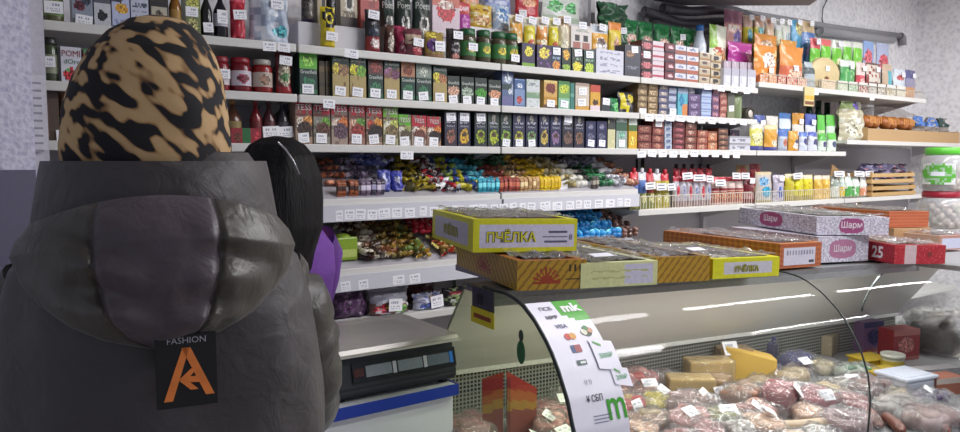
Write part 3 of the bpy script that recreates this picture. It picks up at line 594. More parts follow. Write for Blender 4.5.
mb = MB(); Tm = Matrix.Translation((0, 0, rr)) @ Matrix.Rotation(math.pi/2, 4, 'X')
mb.lathe([(rr*.9, -.06), (rr, -.054), (rr, .0), (rr*.94, .006), (rr*.9, .002), (0, .002)], M('4a4640', .3), 24, Tm); mb.lathe([(0, .004), (rr*.6, .005), (rr*.55, .007), (0, .0072)], M('c9c0b4', .3), 20, Tm)
o = mb.build('fish_can'); o.location = (X, Y+.01, zb); reg(o, 'round fish can lying on its side at the shelf end', PLACE['B'], 'can', X)

# ------------------------------------------------------------------ THIRD SHELF
P('carton', 42, 58, 87, 'C', 'brown box at the left end', '5a4a40', [('b', .8, 1, '4a3a34'), ('r', .1, .3, .1, .7, '7a5a48')])
P('pouch', 58, 74, 90, 'C', 'bag of brown nuts beside the hat', '6a4a3a', [('s', .5, '8f6a50'), ('s', .8, '4a3028')], st=(.35, .1, .05, .04))
for i, (a, b, c, cap, lb, lk) in enumerate(((226, 243, '5a3a2c', '8a6a3a', '8a7a4a', 'brown sauce bottle with yellow label'), (251, 263, '7a1f26', '8a3430', '6a2024', 'red ketchup bottle'), (264, 276.5, '4a2428', '5a3438', '5c3034', 'dark red sauce bottle'), (277.5, 291, '2c2a30', '3c3a40', '4a484e', 'black soy sauce bottle'))):
    P('bottle', a, b, 98+i*.6, 'C', lk, c, lid=cap, label=lb, dy=.05, st=(.5, .28, .06, .04) if i > 1 else None)
X, Y, zb, w, h = place_px(231, 262, 128, 'C', 0, .0)
o = carton(w, h, .04, '8f2430', [('r', .38, .62, 0, 1, '2a6a3c'), ('e', .2, .4, .12, .3, '6a3a2c'), ('r', .66, .7, 0, 1, 'c8b8b0'), ('e', .85, .5, .1, .3, 'b03440')]).build('tomato_paste_pack'); o.location = (X, Y+.004, zb); reg(o, 'long red and green tomato paste pack', PLACE['C'], 'packet', X)
def tess(a, b, t, col, pic, look, st=True, hd=.72):
    P('carton', a, b, t, 'C', look, shade(pic[0], .82), [('b', hd, 1, col), ('b', hd-.06, hd, '6a3a34'), ('s', .72, shade(pic[0], .6)), ('e', .3, .5, .26, .13, pic[3]), ('e', .75, .54, .3, .12, pic[2]), ('e', .55, .34, .46, .19, pic[1])],
      text=[('TESS', .5, (1+hd)/2, .13, 'eadcdc')], st=(.45, .16, .042, .036) if st else None)
CR = 'a5182e'
tess(295, 312, 101, CR, ('c8a890', '3a2a26', 'd08a4a', 'd9cbb8'), 'red tea box with black berry bowl')
tess(313, 330, 102, CR, ('a8a494', '5a3a30', '6a9a3a', '8a8a80'), 'red tea box with green apple')
tess(331, 347.5, 103, CR, ('c9b0a0', '5a4450', 'c8703c', 'd8c4b4'), 'red tea box with plum and peach', st=False)
tess(348.5, 365, 104, CR, ('b88a7a', '8f3a34', '5a8a3c', 'd0a08a'), 'red tea box with strawberries and leaf')
tess(366, 382, 105, CR, ('c8a890', '2e2422', 'd08a3c', 'b04a3c'), 'red tea box with dark currants')
tess(383, 398, 106, '6cae2e', ('d0cca0', '7a6a4a', 'b8c060', 'e0dcc0'), 'green topped tall tea box')
tess(398.5, 411, 114.5, '5fae2c', ('c0b8a0', '5a5040', '9aa060', 'd8d4c0'), 'short green topped tea box', hd=.66)
tess(411.5, 426.5, 115.5, 'b0283a', ('d0b8a8', '6a4038', 'd09a7a', 'e0d0c0'), 'short red tea box with pale bowl', hd=.66)
tess(427, 441, 116.5, 'b02a3c', ('c8a088', '2c2222', 'd07a3a', 'dac8b4'), 'short red tea box with black bowl', hd=.66)
NV = '262a44'
for i, (a, b, cc, body, lk, st) in enumerate((
    (444.5, 457, '8a5a4c', '2c2c3e', 'navy tea box with copper cup', 'T'), (458, 470.5, 'b8922c', '23283e', 'navy tea box with yellow pitcher', 'T'), (474.5, 487, '8a9a2a', '24302e', 'dark tea box with olive pitcher', 'T'),
    (488, 499.5, '93a02a', '2a3a32', 'dark green tea box with lime cup', None), (500.5, 511.5, '7ea03a', '27382f', 'dark green tea box with green leaf', 'B'), (513, 525, '9a9a3a', '2a2c48', 'navy tea box with gold flower', 'B'),
    (526, 537.5, '6a8a5a', '2a2b46', 'navy tea box with sage leaf', 'B'), (539.5, 549.5, 'b09a4a', '23284a', 'navy tea box with honey cup', None), (550.5, 561.5, '7a6080', '282a4c', 'navy tea box with violet flower', None),
    (562.5, 573.5, '6a5048', '23242e', 'black tea box with brown leaves', 'T'), (574.5, 584.5, '7c5a4a', '24253a', 'navy tea box with brown cup', None))):
    ly = [('e', .5, .84, .16, .1, '8f8a84'), ('t', .68, .74, 'a8a8b4'), ('e', .5, .3, .36, .2, cc), ('e', .5, .36, .2, .07, '4a3a30'), ('b', .52, .56, '3a3e5a'), ('b', 0, .06, '3a3440')]
    P('carton', a, b, 112+i*.25, 'C', lk, body, ly, text=[('Richard', .5, .6, .06, 'c0c0cc')], st=(.5, .86, .046, .034) if st == 'T' else ((.5, .14, .04, .032) if st == 'B' else None))
for i, (a, b) in enumerate(((586, 596), (597, 607))):
    P('carton', a, b, 121, 'C', ['left one of two short navy tea boxes', 'right one of two short navy tea boxes'][i], '282c50', [('e', .5, .8, .2, .12, '7a7a90'), ('e', .5, .45, .3, .12, '5a5a70')], st=(.5, .2, .042, .032))
P('carton', 608, 615.5, 114, 'C', 'slim black and cream tea box', '3f4440', [('b', .0, .55, 'c8c49a'), ('b', .85, 1, '8a9294'), ('s', .92, 'e0dcb0')])
P('carton', 616.5, 627.5, 113, 'C', 'grey green tea box with a price', '9aaaa4', [('b', .5, .75, '3a5a48'), ('e', .5, .85, .25, .08, 'd0d8d4'), ('e', .5, .4, .3, .1, '7aa894')], st=(.5, .16, .042, .034))
P('carton', 629, 637.5, 115, 'C', 'slim yellow and green tea box', 'd0a42c', [('b', .52, .7, '4a6a3a'), ('b', .7, 1, 'c4ccc4'), ('e', .5, .25, .3, .12, 'e0c05a')])
TN = 'on the third shelf'
stack(638.5, 652, 125, 3, 'C', 'dark red brown tin', '743a34', [('e', .5, .5, .32, .3, '9c6a5a'), ('b', .85, 1, '4a2622')], 'first right of the slim yellow tea box', name='fish_tin')
stack(653, 664.5, 120, 4, 'C', 'red brown tin', '7a3c36', [('e', .5, .5, .32, .3, 'a4705e'), ('b', .85, 1, '4c2824')], 'second right of the slim yellow tea box', name='fish_tin', st={3})
stack(665.5, 672.5, 119, 5, 'C', 'white and blue tin', 'aab4c4', [('e', .5, .4, .3, .3, '5a6a8a')], 'third right of the slim yellow tea box', name='fish_tin')
stack(673.5, 685, 121, 5, 'C', 'dark crimson tin', '6a2e32', [('e', .5, .5, .3, .3, '97545a'), ('b', .85, 1, '3c2226')], 'fourth right of the slim yellow tea box', name='fish_tin')
stack(686, 697, 122, 4, 'C', 'russet tin', '7c4236', [('e', .5, .5, .3, .3, 'b09080'), ('b', .85, 1, '45322c')], 'left of the reddish tins', name='fish_tin')
stack(698, 708, 130, 3, 'C', 'terracotta tin', '9a5444', [('e', .5, .5, .3, .3, 'b88a74'), ('b', .85, 1, '6a3a30')], 'left of the orange tins', name='fish_tin')
stack(709, 718, 131, 2, 'C', 'orange tin', 'b8704e', [('e', .5, .5, .3, .3, 'd0a080'), ('b', .85, 1, '7a4832')], 'right of the terracotta tins', name='fish_tin')
stack(719, 728.5, 128, 4, 'C', 'brown and black tin', '6c4638', [('e', .5, .5, .3, .2, 'a07860'), ('b', .7, 1, '332824')], 'right of the orange tins', name='fish_tin')
stack(730, 751, 136, 2, 'C', 'low white tin with printed lid', 'bfc0c8', [('t', .3, .6, '7a7c88'), ('b', .8, 1, '9a9aa2')], 'next to the yellow pouches', name='fish_tin')
stack(730, 740, 129, 1, 'C', 'violet tin', '4a4456', [('e', .5, .5, .3, .3, '8a6a7a')], 'behind the low white tins', name='fish_tin', dy=.15)
for i, (a, b, t, c, ly, lk) in enumerate((
    (752, 766, 124, 'c8c25a', [('b', 0, .2, '4a4a8a'), ('e', .5, .5, .4, .24, 'd8d49a'), ('b', .85, 1, 'd0d0c0')], 'pale yellow seed pouch with blue base'),
    (767, 780, 125, 'd0983a', [('b', 0, .15, '44468a'), ('e', .7, .3, .25, .14, 'e0d4b0'), ('b', .85, 1, 'd8c89a')], 'orange yellow seed pouch'),
    (781, 790, 130, 'b0bccc', [('e', .6, .4, .3, .2, 'b06a5a'), ('b', 0, .15, '9aa0b0'), ('b', .7, 1, '4a6ab0')], 'white pouch with blue top'),
    (791, 801, 131, 'd0983c', [('e', .6, .3, .3, .2, 'dcd4d0'), ('b', 0, .12, 'c8902c'), ('e', .7, .5, .25, .1, '33345a')], 'orange pouch with white bowl'),
    (802, 810, 132, 'c4ccdc', [('e', .6, .5, .3, .16, '3a3c70'), ('b', .75, 1, '5070b8')], 'white and blue pouch with dark spot'),
    (811, 820, 132, 'ccd0d8', [('e', .6, .5, .3, .16, '3c3c6a'), ('b', .75, 1, '4a5ab0')], 'white pouch with navy spot'),
    (821, 829, 133, 'ccd8cc', [('e', .6, .4, .3, .16, '3c3a68'), ('b', .6, 1, '5ab04a')], 'white pouch with green top'),
    (830, 839, 133, 'd0dcd0', [('e', .6, .4, .3, .16, '3a4468'), ('b', .65, 1, '62b84a')], 'white pouch with bright green top at the end'))):
    P('pouch', a, b, t, 'C', lk, c, ly, d=.04, dy=.02)
for i, (a, b, t, c, ly, lk) in enumerate((
    (757, 768, 115, 'c8ccd4', [('b', .8, 1, '4a5a9a')], 'white topped pouch in the back row'),
    (769, 781, 116, 'd4d0c8', [('b', .0, .5, 'd0a04a')], 'cream topped pouch in the back row'),
    (782, 794, 113, '4a7ab8', [('b', .6, .85, 'cfd8e4')], 'blue pouch standing tallest in the back row'),
    (795, 807, 113, 'd09434', [('b', .4, .7, 'd8d4c8')], 'orange pouch standing tallest in the back row'),
    (808, 819, 114, '4a5aa4', [('b', .4, .7, 'd0d4de')], 'indigo pouch in the back row'),
    (820, 828, 115, '5cb846', [('b', .35, .6, 'c8d8b0'), ('e', .4, .3, .3, .2, '8a9a5a')], 'green pouch in the back row'),
    (829, 838, 115, 'c8dcc8', [('b', .7, 1, '62b84e')], 'white and green pouch in the back row'))):
    P('pouch', a, b, t, 'C', lk, c, ly, d=.04, dy=.09, st=(.5, .78) if i in (0, 3, 4) else None)
for i, (a, b, t) in enumerate(((812, 819, 99), (821, 828, 100), (830, 837, 102))):
    P('bottle', a, b, t, 'C', 'dark green bottle behind the seed pouches', '1c3a2c', lid='24402f', dy=.2, neck=.4, label='2e5a44', st=(.5, .4) if i == 1 else None)
# ------------------------------------------------------------------ wrapped sweets
_cm = {}
def candy_mesh(kind, c, c2):
    k = (kind, c, c2)
    if k in _cm: return _cm[k]
    mb = MB(); A = M(shade(c, 1.08), .25, var=.3); B = M(shade(c2, 1.2), .3, var=.2)
    if kind == 'twist':
        mb.blob(.019, .011, .0095, A, nu=10, nv=6, e=.7, lump=.12)
        for s in (-1, 1):
            vs = [(s*.016, 0, 0)]; n = 7
            for i in range(n+1):
                a = -1.0+2.0*i/n; vs.append((s*(.016+.017*math.cos(a)), .015*math.sin(a), .005*(-1)**i))
            mb.add(vs, [(0, i+1, i+2) for i in range(n)], B)
    elif kind == 'bar':
        mb.rbox(-.021, .021, -.0095, .0095, -.0075, .0075, A, .004)
        mb.rbox(-.012, .012, -.0099, .0099, -.0079, .0079, B, .004)
        for s in (-1, 1): mb.box(min(s*.021, s*.03), max(s*.021, s*.03), -.009, .009, -.0008, .0008, A)
    else:
        mb.blob(.017, .014, .012, A, nu=10, nv=7, lump=.3, seed=3); mb.blob(.0165, .0085, .0125, B, nu=9, nv=6, lump=.2)
    o = mb.build('candy'); _cm[k] = o.data; bpy.data.objects.remove(o); return _cm[k]
def tray(x0, x1, row, y0, y1, zs, ze, look, ztop=None, mat=None):
    z = ZROW[row]; mb = MB(); m = mat or M('b2b0b6', .4, var=.05)
    vs = [(x0, y0, z+.001), (x1, y0, z+.001), (x0, y1, z+.001), (x1, y1, z+.001), (x0, y0, z+zs), (x1, y0, z+zs), (x0, y1, z+ze), (x1, y1, z+ze)]
    mb.add(vs, [(0, 1, 5, 4), (2, 6, 7, 3), (0, 4, 6, 2), (1, 3, 7, 5), (4, 5, 7, 6), (0, 2, 3, 1)], m)
    o = mb.build('candy_tray'); tag(o, look, 'tray'); 
    return o
def heap(px0, px1, row, pxy, cols, kind, label, ny=4, sx=.023, y0=2.503, y1=2.79, zs=.006, ze=.150, layers=1, big=1.0, jit=.5):
    X0 = atY(px0, pxy, 2.56).x; X1 = atY(px1, pxy, 2.56).x
    nx = max(2, round((X1-X0)/sx)); z = ZROW[row]
    for L in range(layers):
        for j in range(ny):
            for i in range(nx):
                c = cols[R.randrange(len(cols))]
                o = bpy.data.objects.new(dict(twist='twisted_candy', bar='candy_bar', round='foil_candy')[kind], candy_mesh(kind, *c)); COL.objects.link(o)
                f = (j+.35+R.uniform(-.2, .2)*jit)/ny
                x = X0+(i+.5+R.uniform(-.3, .3)*jit)*(X1-X0)/nx; y = y0+.014+(y1-y0-.02)*f
                o.location = (x, y, z+zs+(ze-zs)*(y-y0)/(y1-y0)+.011*big+L*.017+R.uniform(0, .006))
                up = R.uniform(.0, .35)
                if kind == 'bar': o.rotation_euler = (R.uniform(-.15, .15), .25+R.uniform(-.1, .1), math.pi/2+R.uniform(-.25, .25)*jit)
                if kind == 'bar' and j == 0: o.rotation_euler = (0, math.pi/2+R.uniform(-.06, .06), math.pi/2+R.uniform(-.1, .1)); o.location.z = z+.010+.030*big+R.uniform(0, .004); o.location.y = y0+.010
                else: o.rotation_euler = (R.uniform(-.6, .6), R.uniform(-.5, .5), R.uniform(0, 3.1))
                o.scale = (big,)*3
                tag(o, label, 'candy', label)
HD = [
 (330, 354, [('7a3a22', 'b8704a'), ('5a3024', 'a86040'), ('8a4a2c', '3a2420')], 'bar', 'brown and copper wrapped candy bar in the heap beside the dark haired seller'),
 (354, 380, [('5a4a64', 'a89ab0'), ('3f3a48', '8a84a0'), ('6a5a70', 'b8b0c0')], 'bar', 'dusky purple and silver candy bar in the heap left of the blue bags'),
 (405, 431, [('8a7a1c', '3a3420'), ('b09a24', '5a4a20'), ('4a4424', 'a8922a')], 'twist', 'gold and black twisted candy in the heap right of the blue bags'),
 (431, 451, [('9a1f2c', 'd5d0d0'), ('d0ccd0', '8a2430'), ('3a2a30', 'c8c4c8')], 'twist', 'red and white twisted candy in the heap right of the gold ones'),
 (451, 471, [('2f4488', 'b8b030'), ('a8a02c', '2a3a70'), ('88a03a', '3a5a9a')], 'twist', 'blue and yellow twisted candy in the heap left of the teal bars'),
 (471, 493, [('2a8aa0', '6ab8c8'), ('2f7f98', '5aa8b8')], 'bar', 'teal candy bar in the heap on the candy shelf'),
 (493, 513, [('8a3a30', 'a8604a'), ('7a3028', '9a5040')], 'bar', 'brick red candy bar in the heap right of the teal bars'),
 (513, 533, [('b8966a', '8a6a40'), ('a8845a', 'd0b48a')], 'bar', 'beige and tan candy bar in the heap right of the brick red bars'),
 (533, 554, [('c8a81c', 'a88a18'), ('d0b42a', 'b09020')], 'bar', 'bright yellow candy bar in the heap on the candy shelf'),
 (554, 571, [('9a8a5a', 'c8c0a0'), ('b0a88a', '7a6a3a')], 'twist', 'pale gold twisted candy in the heap right of the yellow bars'),
 (571, 584, [('c0bdb4', '9a968c'), ('d0ccc4', '8a8a84')], 'round', 'off white wrapped candy in the heap left of the green ones'),
 (584, 592, [('4a4440', '8a8478')], 'bar', 'charcoal candy bar in the narrow heap left of the green ones'),
 (592, 609, [('1f5a34', '2f7a48'), ('184a2c', '3a6a44')], 'round', 'dark green foil candy in the heap near the right end of the candy shelf'),
 (609, 622, [('c4c4c8', '9a9aa4'), ('d8d8dc', 'b0b0b8')], 'twist', 'white and silver twisted candy in the heap right of the green ones'),
 (622, 633, [('8a5a4a', 'c0a080'), ('a87a60', '6a3a34')], 'round', 'pinkish brown wrapped candy at the right end of the candy shelf')]
xa = atY(330, 190, 2.56).x; xb = atY(633, 190, 2.56).x; xs_ = [1.07, 1.855, 1.868, 2.705]
tray(1.0, 1.855, 'D', 2.503, 2.80, .004, .146, 'grey sloped tray under the candies beside the seller')
tray(1.868, 2.712, 'D', 2.503, 2.80, .004, .146, 'grey sloped tray under the teal, red and yellow candy bars')
for h_ in HD: heap(h_[0], h_[1], 'D', 185, h_[2], h_[3], h_[4], sx=.0225 if h_[3] == 'bar' else .027, ny=5, big=1.0 if h_[3] == 'bar' else 1.3)
# rows of candies standing at the back of the candy shelf
heap(372, 402, 'D', 175, [('4a5494', '9aa0c4'), ('6a70a8', 'c0c4d8')], 'twist', 'blue and silver twisted candy piled behind the blue bags', ny=2, y0=2.66, y1=2.79, zs=.11, ze=.16, sx=.028, big=1.25)
heap(488, 520, 'D', 170, [('1c3f2c', '2a5a40'), ('24503a', '183828')], 'twist', 'dark green twisted candy piled behind the red and beige bars', ny=2, y0=2.66, y1=2.79, zs=.11, ze=.16, sx=.03, big=1.4, layers=2)
heap(508, 530, 'D', 168, [('a88a2c', '6a5420'), ('8a7020', 'c0a040')], 'twist', 'old gold twisted candy piled behind the beige bars', ny=2, y0=2.70, y1=2.80, zs=.135, ze=.175, sx=.03, big=1.35)
heap(575, 610, 'D', 172, [('5a5a70', '9090a8'), ('3a3438', '6a6468')], 'twist', 'slate and grey twisted candy piled behind the green ones', ny=2, y0=2.66, y1=2.79, zs=.11, ze=.155, sx=.03, big=1.3)
for i, (a, b, t, c, lk) in enumerate(((380, 393, 170, '4a52a8', 'violet blue shiny sweet bag, left one'), (393, 405, 171, '4a50b4', 'violet blue shiny sweet bag, right one'))):
    P('pouch', a, b, t, 'D', lk, c, [('s', .7, '7a80c8'), ('e', .4, .6, .2, .2, 'b8bce0'), ('b', 0, .12, '33387c')], dy=.035, dz=.02, d=.05, wob=.03, name='sweet_bag')
o = P('pouch', 528, 554, 168, 'D', 'glossy yellow sweet bag lying over the yellow bars', 'd0b020', [('s', .75, 'a88a18'), ('b', .0, .12, 'a08414')], dy=.14, dz=.07, d=.06, wob=.04, name='sweet_bag')
for i, (a, b, t, c) in enumerate(((604, 609, 158, '3a342c'), (611, 616, 160, '4a4430'), (637, 641, 159, '2a2630'), (643, 649, 158, '5c5a34'))):
    P('bottle', a, b, t, 'D' if i < 2 else 'W', ['small dark bottle behind the silver candies, left one', 'small olive bottle behind the silver candies, right one', 'black sauce bottle behind the ketchup pouches', 'olive oil bottle behind the ketchup pouches'][i], c, lid='242228', dy=.27, neck=.4)
for px in (571, ):
    X, Y, zb, w, h = place_px(556, 568, 178, 'D', 0); o = MB(); o.box(-.028, .028, -.001, .001, 0, .04, M('f0f0f4', .5)); ob = o.build('price_card'); ob.location = (X, 2.522, zb+.012); ob.rotation_euler = (.15, -.12, 0); tag(ob, 'tilted white price card stuck in the pale gold candies', 'price tag')
# acrylic dividers
for i, px in enumerate((440, 470, 554, 592)):
    X = atY(px, 185, 2.56).x; mb = MB(); mb.add([(X, 2.53, 1.358+.013), (X, 2.79, 1.358+.105), (X, 2.79, 1.49), (X, 2.53, 1.42), (X+.002, 2.53, 1.371), (X+.002, 2.79, 1.463), (X+.002, 2.79, 1.49), (X+.002, 2.53, 1.42)], [(0, 1, 2, 3), (4, 7, 6, 5), (3, 2, 6, 7)], clear('acrylic', 'eceff0', 1.0))
    tag(mb.build('acrylic_divider'), 'clear acrylic divider standing '+['right of the red and white candies', 'left of the teal bars', 'right of the yellow bars', 'left of the dark green candies'][i], 'divider')
# ---- lower candy shelf
tray(1.02, 1.855, 'E', 2.503, 2.80, .006, .170, 'grey sloped tray under the lime box and the red sweets')
tray(1.868, 2.712, 'E', 2.503, 2.80, .006, .170, 'grey sloped tray under the bright blue sweets')
EK = dict(y0=2.503, y1=2.80, zs=.008, ze=.160, layers=2)
heap(358, 380, 'E', 245, [('5a3a2a', 'c8c0b0'), ('c0b8a8', '4a3024'), ('3a2a24', 'a89a8a')], 'twist', 'brown and cream twisted candy on the lower candy shelf', ny=7, sx=.026, big=1.4, **EK)
heap(380, 398, 'E', 240, [('6a5a30', 'b0a060'), ('4a3c24', '8a7a44'), ('7a4a2c', 'c0a860')], 'twist', 'bronze twisted candy on the lower candy shelf', ny=6, sx=.026, big=1.4, **EK)
heap(398, 420, 'E', 240, [('8a6a30', '4a3a20'), ('5a4a28', 'b09a50'), ('5a6a30', 'a88a3a')], 'twist', 'olive gold twisted candy on the lower candy shelf', ny=6, sx=.026, big=1.4, **EK)
heap(419, 442, 'E', 225, [('a8182c', 'd8a0a4'), ('b82438', 'c8686c'), ('901424', 'd0c0c4')], 'round', 'shiny red candy in the mound on the lower candy shelf', ny=3, sx=.026, layers=3, y0=2.58, y1=2.76, zs=.085, ze=.18)
heap(436, 462, 'E', 245, [('8a6a34', 'c8b870'), ('6a5a2c', 'b0483a')], 'twist', 'mixed gold candy at the front of the lower candy shelf', ny=4, sx=.027, y0=2.503, y1=2.62, zs=.012, ze=.085, layers=2, big=1.2)
heap(386, 424, 'E', 220, [('1c2a70', '3a4a9a'), ('24347c', '18225a')], 'twist', 'navy blue twisted candy at the back of the lower candy shelf', ny=2, sx=.029, y0=2.71, y1=2.80, zs=.155, ze=.19, big=1.35, layers=2)
heap(444, 458, 'E', 225, [('1c6a3a', '2f8a54')], 'round', 'emerald candy at the back of the lower candy shelf', ny=2, sx=.028, y0=2.71, y1=2.80, zs=.15, ze=.19, big=1.35)
heap(345, 378, 'E', 222, [('3a2a28', '6a5a50'), ('2c2224', '7a6a60')], 'twist', 'black and brown candy at the back of the lower candy shelf', ny=2, sx=.029, y0=2.71, y1=2.80, zs=.15, ze=.19, big=1.35)
heap(556, 618, 'E', 225, [('1f7ab8', '4aa8d8'), ('2a8ac8', '6ac0e0'), ('1c6aa8', '3a98d0')], 'round', 'bright blue foil candy on the lower shelf behind the film topped boxes', ny=4, sx=.036, big=1.35, **EK)
heap(530, 556, 'E', 225, [('1c2c6a', '2f4a9a'), ('3a2a24', '6a3a2c')], 'round', 'navy foil candy left of the bright blue ones', ny=3, sx=.036, big=1.35, y0=2.62, y1=2.80, zs=.07, ze=.142)
heap(618, 634, 'E', 225, [('6a4a40', '9a7a70'), ('4a3430', '8a6a60')], 'round', 'brown foil candy right of the bright blue ones', ny=5, sx=.034, big=1.2, **EK)
X, Y, zb, w, h = place_px(336, 357, 236, 'E', 0, .035, .03)
mb = MB(); mb.rbox(-w/2, w/2, 0, .09, 0, h*.95, M('8aa83a', .3), .006); mb.box(-w/2+.006, w/2-.006, -.001, 0, .012, h*.45, M('b8c870', .3)); mb.blob(w*.35, .03, .012, M('a8c84a', .25), Matrix.Translation((0, .045, h*.95)))
o = mb.build('candy_box'); o.location = (X, Y-.008, zb); tag(o, 'lime green candy box in front of the purple sleeve', 'box')
# ---- bottom shelf bags
P('pouch', 372, 413, 289, 'F', 'clear sweet bag with red and green jellies', 'b0b0bc', [('b', .0, .5, '7a5a50'), ('e', .25, .22, .2, .2, 'a83040'), ('e', .7, .2, .22, .18, '5a8a3a'), ('s', .8, 'd8d8de'), ('e', .5, .3, .15, .1, 'c8b840'), ('b', .92, 1, 'dcdce4')], st=(.55, .38, .06, .05), d=.08, wob=.03, name='sweet_bag')
P('pouch', 416, 445, 294, 'F', 'white and blue sweet bag with brown picture', 'b8bccc', [('e', .7, .75, .25, .15, '8a6a50'), ('e', .5, .25, .4, .18, '4a5aa0'), ('s', .85, '7a80b0')], st=(.7, .5, .06, .05), d=.07, wob=.03, name='sweet_bag')
P('pouch', 446, 474, 288, 'F', 'black sweet bag with a flower print', '2c2a2c', [('e', .4, .7, .25, .14, '8a3a44'), ('e', .6, .4, .25, .16, 'b8c0a0'), ('e', .3, .3, .14, .1, 'd0d4c8'), ('s', .85, '8a9a6a')], d=.07, wob=.03, name='sweet_bag')
P('pouch', 334, 371, 275, 'F', 'dusky purple sweet bag beside the seller', '4a3450', [('e', .5, .3, .4, .2, '6a4a70'), ('s', .8, '7a5a80')], d=.08, wob=.03, name='sweet_bag', dy=.06)
P('pouch', 380, 440, 272, 'F', 'dark red bag lying behind the clear ones', '4a2028', [('s', .7, '6a3a40')], d=.08, wob=.03, dy=.17, name='sweet_bag')
# ------------------------------------------------------------------ wire front basket row
def sauce(a, b, t, look, body, ly, capc=None, **k):
    o = P('pouch', a, b, t, 'W', look, body, ly, d=.045, **k)
    if capc:
        X, Y, zb, w, h = place_px(a, b, t, 'W', k.get('tier', 0), k.get('dy'), k.get('dz'))
        mb = MB(); mb.lathe([(.010, 0), (.011, .004), (.011, .022), (.008, .026), (0, .026)], M(capc, .35), 12, Matrix.Translation((0, .0225, h*.985))); mb.build('cap', o)
    return o
kx = [633, 641, 649, 657, 665]
for i, a in enumerate((633, 641, 649, 656, 664)):
    c = ['6a7ab8', '5a78b4', 'a84a44', 'b0a048', 'b8b050'][i]
    sauce(a, a+8, 172+i*.4, ['blue mayonnaise pouch at the left end', 'blue mayonnaise pouch with red band', 'red mayonnaise pouch', 'olive yellow mayonnaise pouch', 'yellow mayonnaise pouch'][i], c, [('b', .0, .45, ['8a8a50', '8a9058', '909450', 'b0a848', 'c0b450'][i]), ('e', .5, .3, .3, .14, 'd4d090'), ('b', .8, 1, ['c82a3a', 'd0d0d8', 'c03040', 'd8d0d4', 'c83a48'][i])], ['c02434', 'd8d8dc', 'c02434', 'd8d8dc', 'c02434'][i], dy=.05)
for i in range(6):
    a = 676+i*6.3
    sauce(a, a+6.2, 176+i*.2, 'white tube with red cap', 'c4c0c8', [('b', .0, .2, 'a08a8a'), ('e', .5, .5, .25, .2, ['b83a48', '8a90b0'][i % 2]), ('b', .82, 1, 'c04a58')], 'b02a3c', dy=.04)
for i in range(5):
    a = 676+i*8
    sauce(a, a+7, 168, 'dark capped tube in the back row', '9a8a94', [('b', .6, 1, 'c83a4a')], '3a1c24', dy=.16)
for i in range(4):
    a = 714+i*8
    sauce(a, a+8, 177, 'white and red sausage stick pouch', 'c8b4ac', [('b', .1, .5, 'a8604a'), ('e', .5, .3, .4, .1, 'c88a6a'), ('b', .52, .6, '8a2a34'), ('b', .85, 1, 'b83a44')], None, dy=.04)
sauce(746.5, 757, 177, 'maroon spice pouch', '6a1f2a', [('b', .2, .45, 'b08a8a'), ('s', .85, 'a05a60')], None, dy=.03, st=(.5, .86))
sauce(739, 752, 165, 'kraft pouch with teal print in the back row', 'a08050', [('e', .5, .4, .3, .2, '4a8a94'), ('e', .5, .8, .3, .12, 'a83a34')], None, dy=.16)
sauce(753, 764, 164, 'red tomato pouch in the back row', 'a8343a', [('b', .0, .4, 'c09a6a')], None, dy=.16)
sauce(758.5, 775, 172, 'pale pouch with blue drop', 'b8b0a8', [('e', .55, .35, .3, .18, '2f9ac0'), ('e', .4, .7, .3, .14, '6a9ac4'), ('b', .9, 1, 'c8b890'), ('b', .0, .1, 'a89a6a')], None, dy=.03)
sauce(776, 787, 175, 'lilac white pouch with blue drop', 'b0a8b8', [('e', .5, .35, .3, .2, '3f5aa8'), ('s', .8, 'd0ccd8')], None, dy=.03, st=(.5, .88))
YL = [(788, 797, 'b8b034'), (797, 806, 'd0cc1c'), (806, 816, 'd2c828')]
for i, (a, b, c) in enumerate(YL): sauce(a, b, 174+i*.5, ['olive yellow mustard pouch', 'vivid yellow mustard pouch, left one', 'vivid yellow mustard pouch, right one'][i], c, [('s', .75, 'b8a020'), ('b', .85, 1, 'd4ccb0'), ('b', 0, .2, '9a8a2a')], None, dy=.03)
for i, (a, b) in enumerate(((817, 825), (825, 833))): sauce(a, b, 175.5, ['golden mustard pouch beside the vivid yellow ones', 'golden mustard pouch beside the white ones'][i], 'd0a844', [('s', .75, 'e0c880'), ('b', .85, 1, 'd4ccb8')], None, dy=.03)
for i, (a, b, c, c2) in enumerate(((834, 842, 'c4ccc4', '8a948a'), (842.5, 847, 'd0b030', 'c0ccc4'), (848, 855, '4fa04a', 'c8d4cc'), (855.5, 862, '5aa858', 'd0d8d0'), (863, 869, 'd08a6a', 'd0d4d0'), (869.5, 875, 'c8a888', 'c8c8c0'))):
    sauce(a, b, 176+i*.4, ['white horseradish pouch with a spout', 'slim yellow mayonnaise pouch with a spout', 'green mayonnaise pouch with a spout, left one', 'green mayonnaise pouch with a spout, right one', 'salmon mayonnaise pouch with a spout', 'beige sauce pouch at the right end'][i], c, [('b', .55, 1, c2), ('s', .85, 'd8dcd4'), ('b', 0, .1, '8a8a78')], 'd8d8d8', dy=.03)
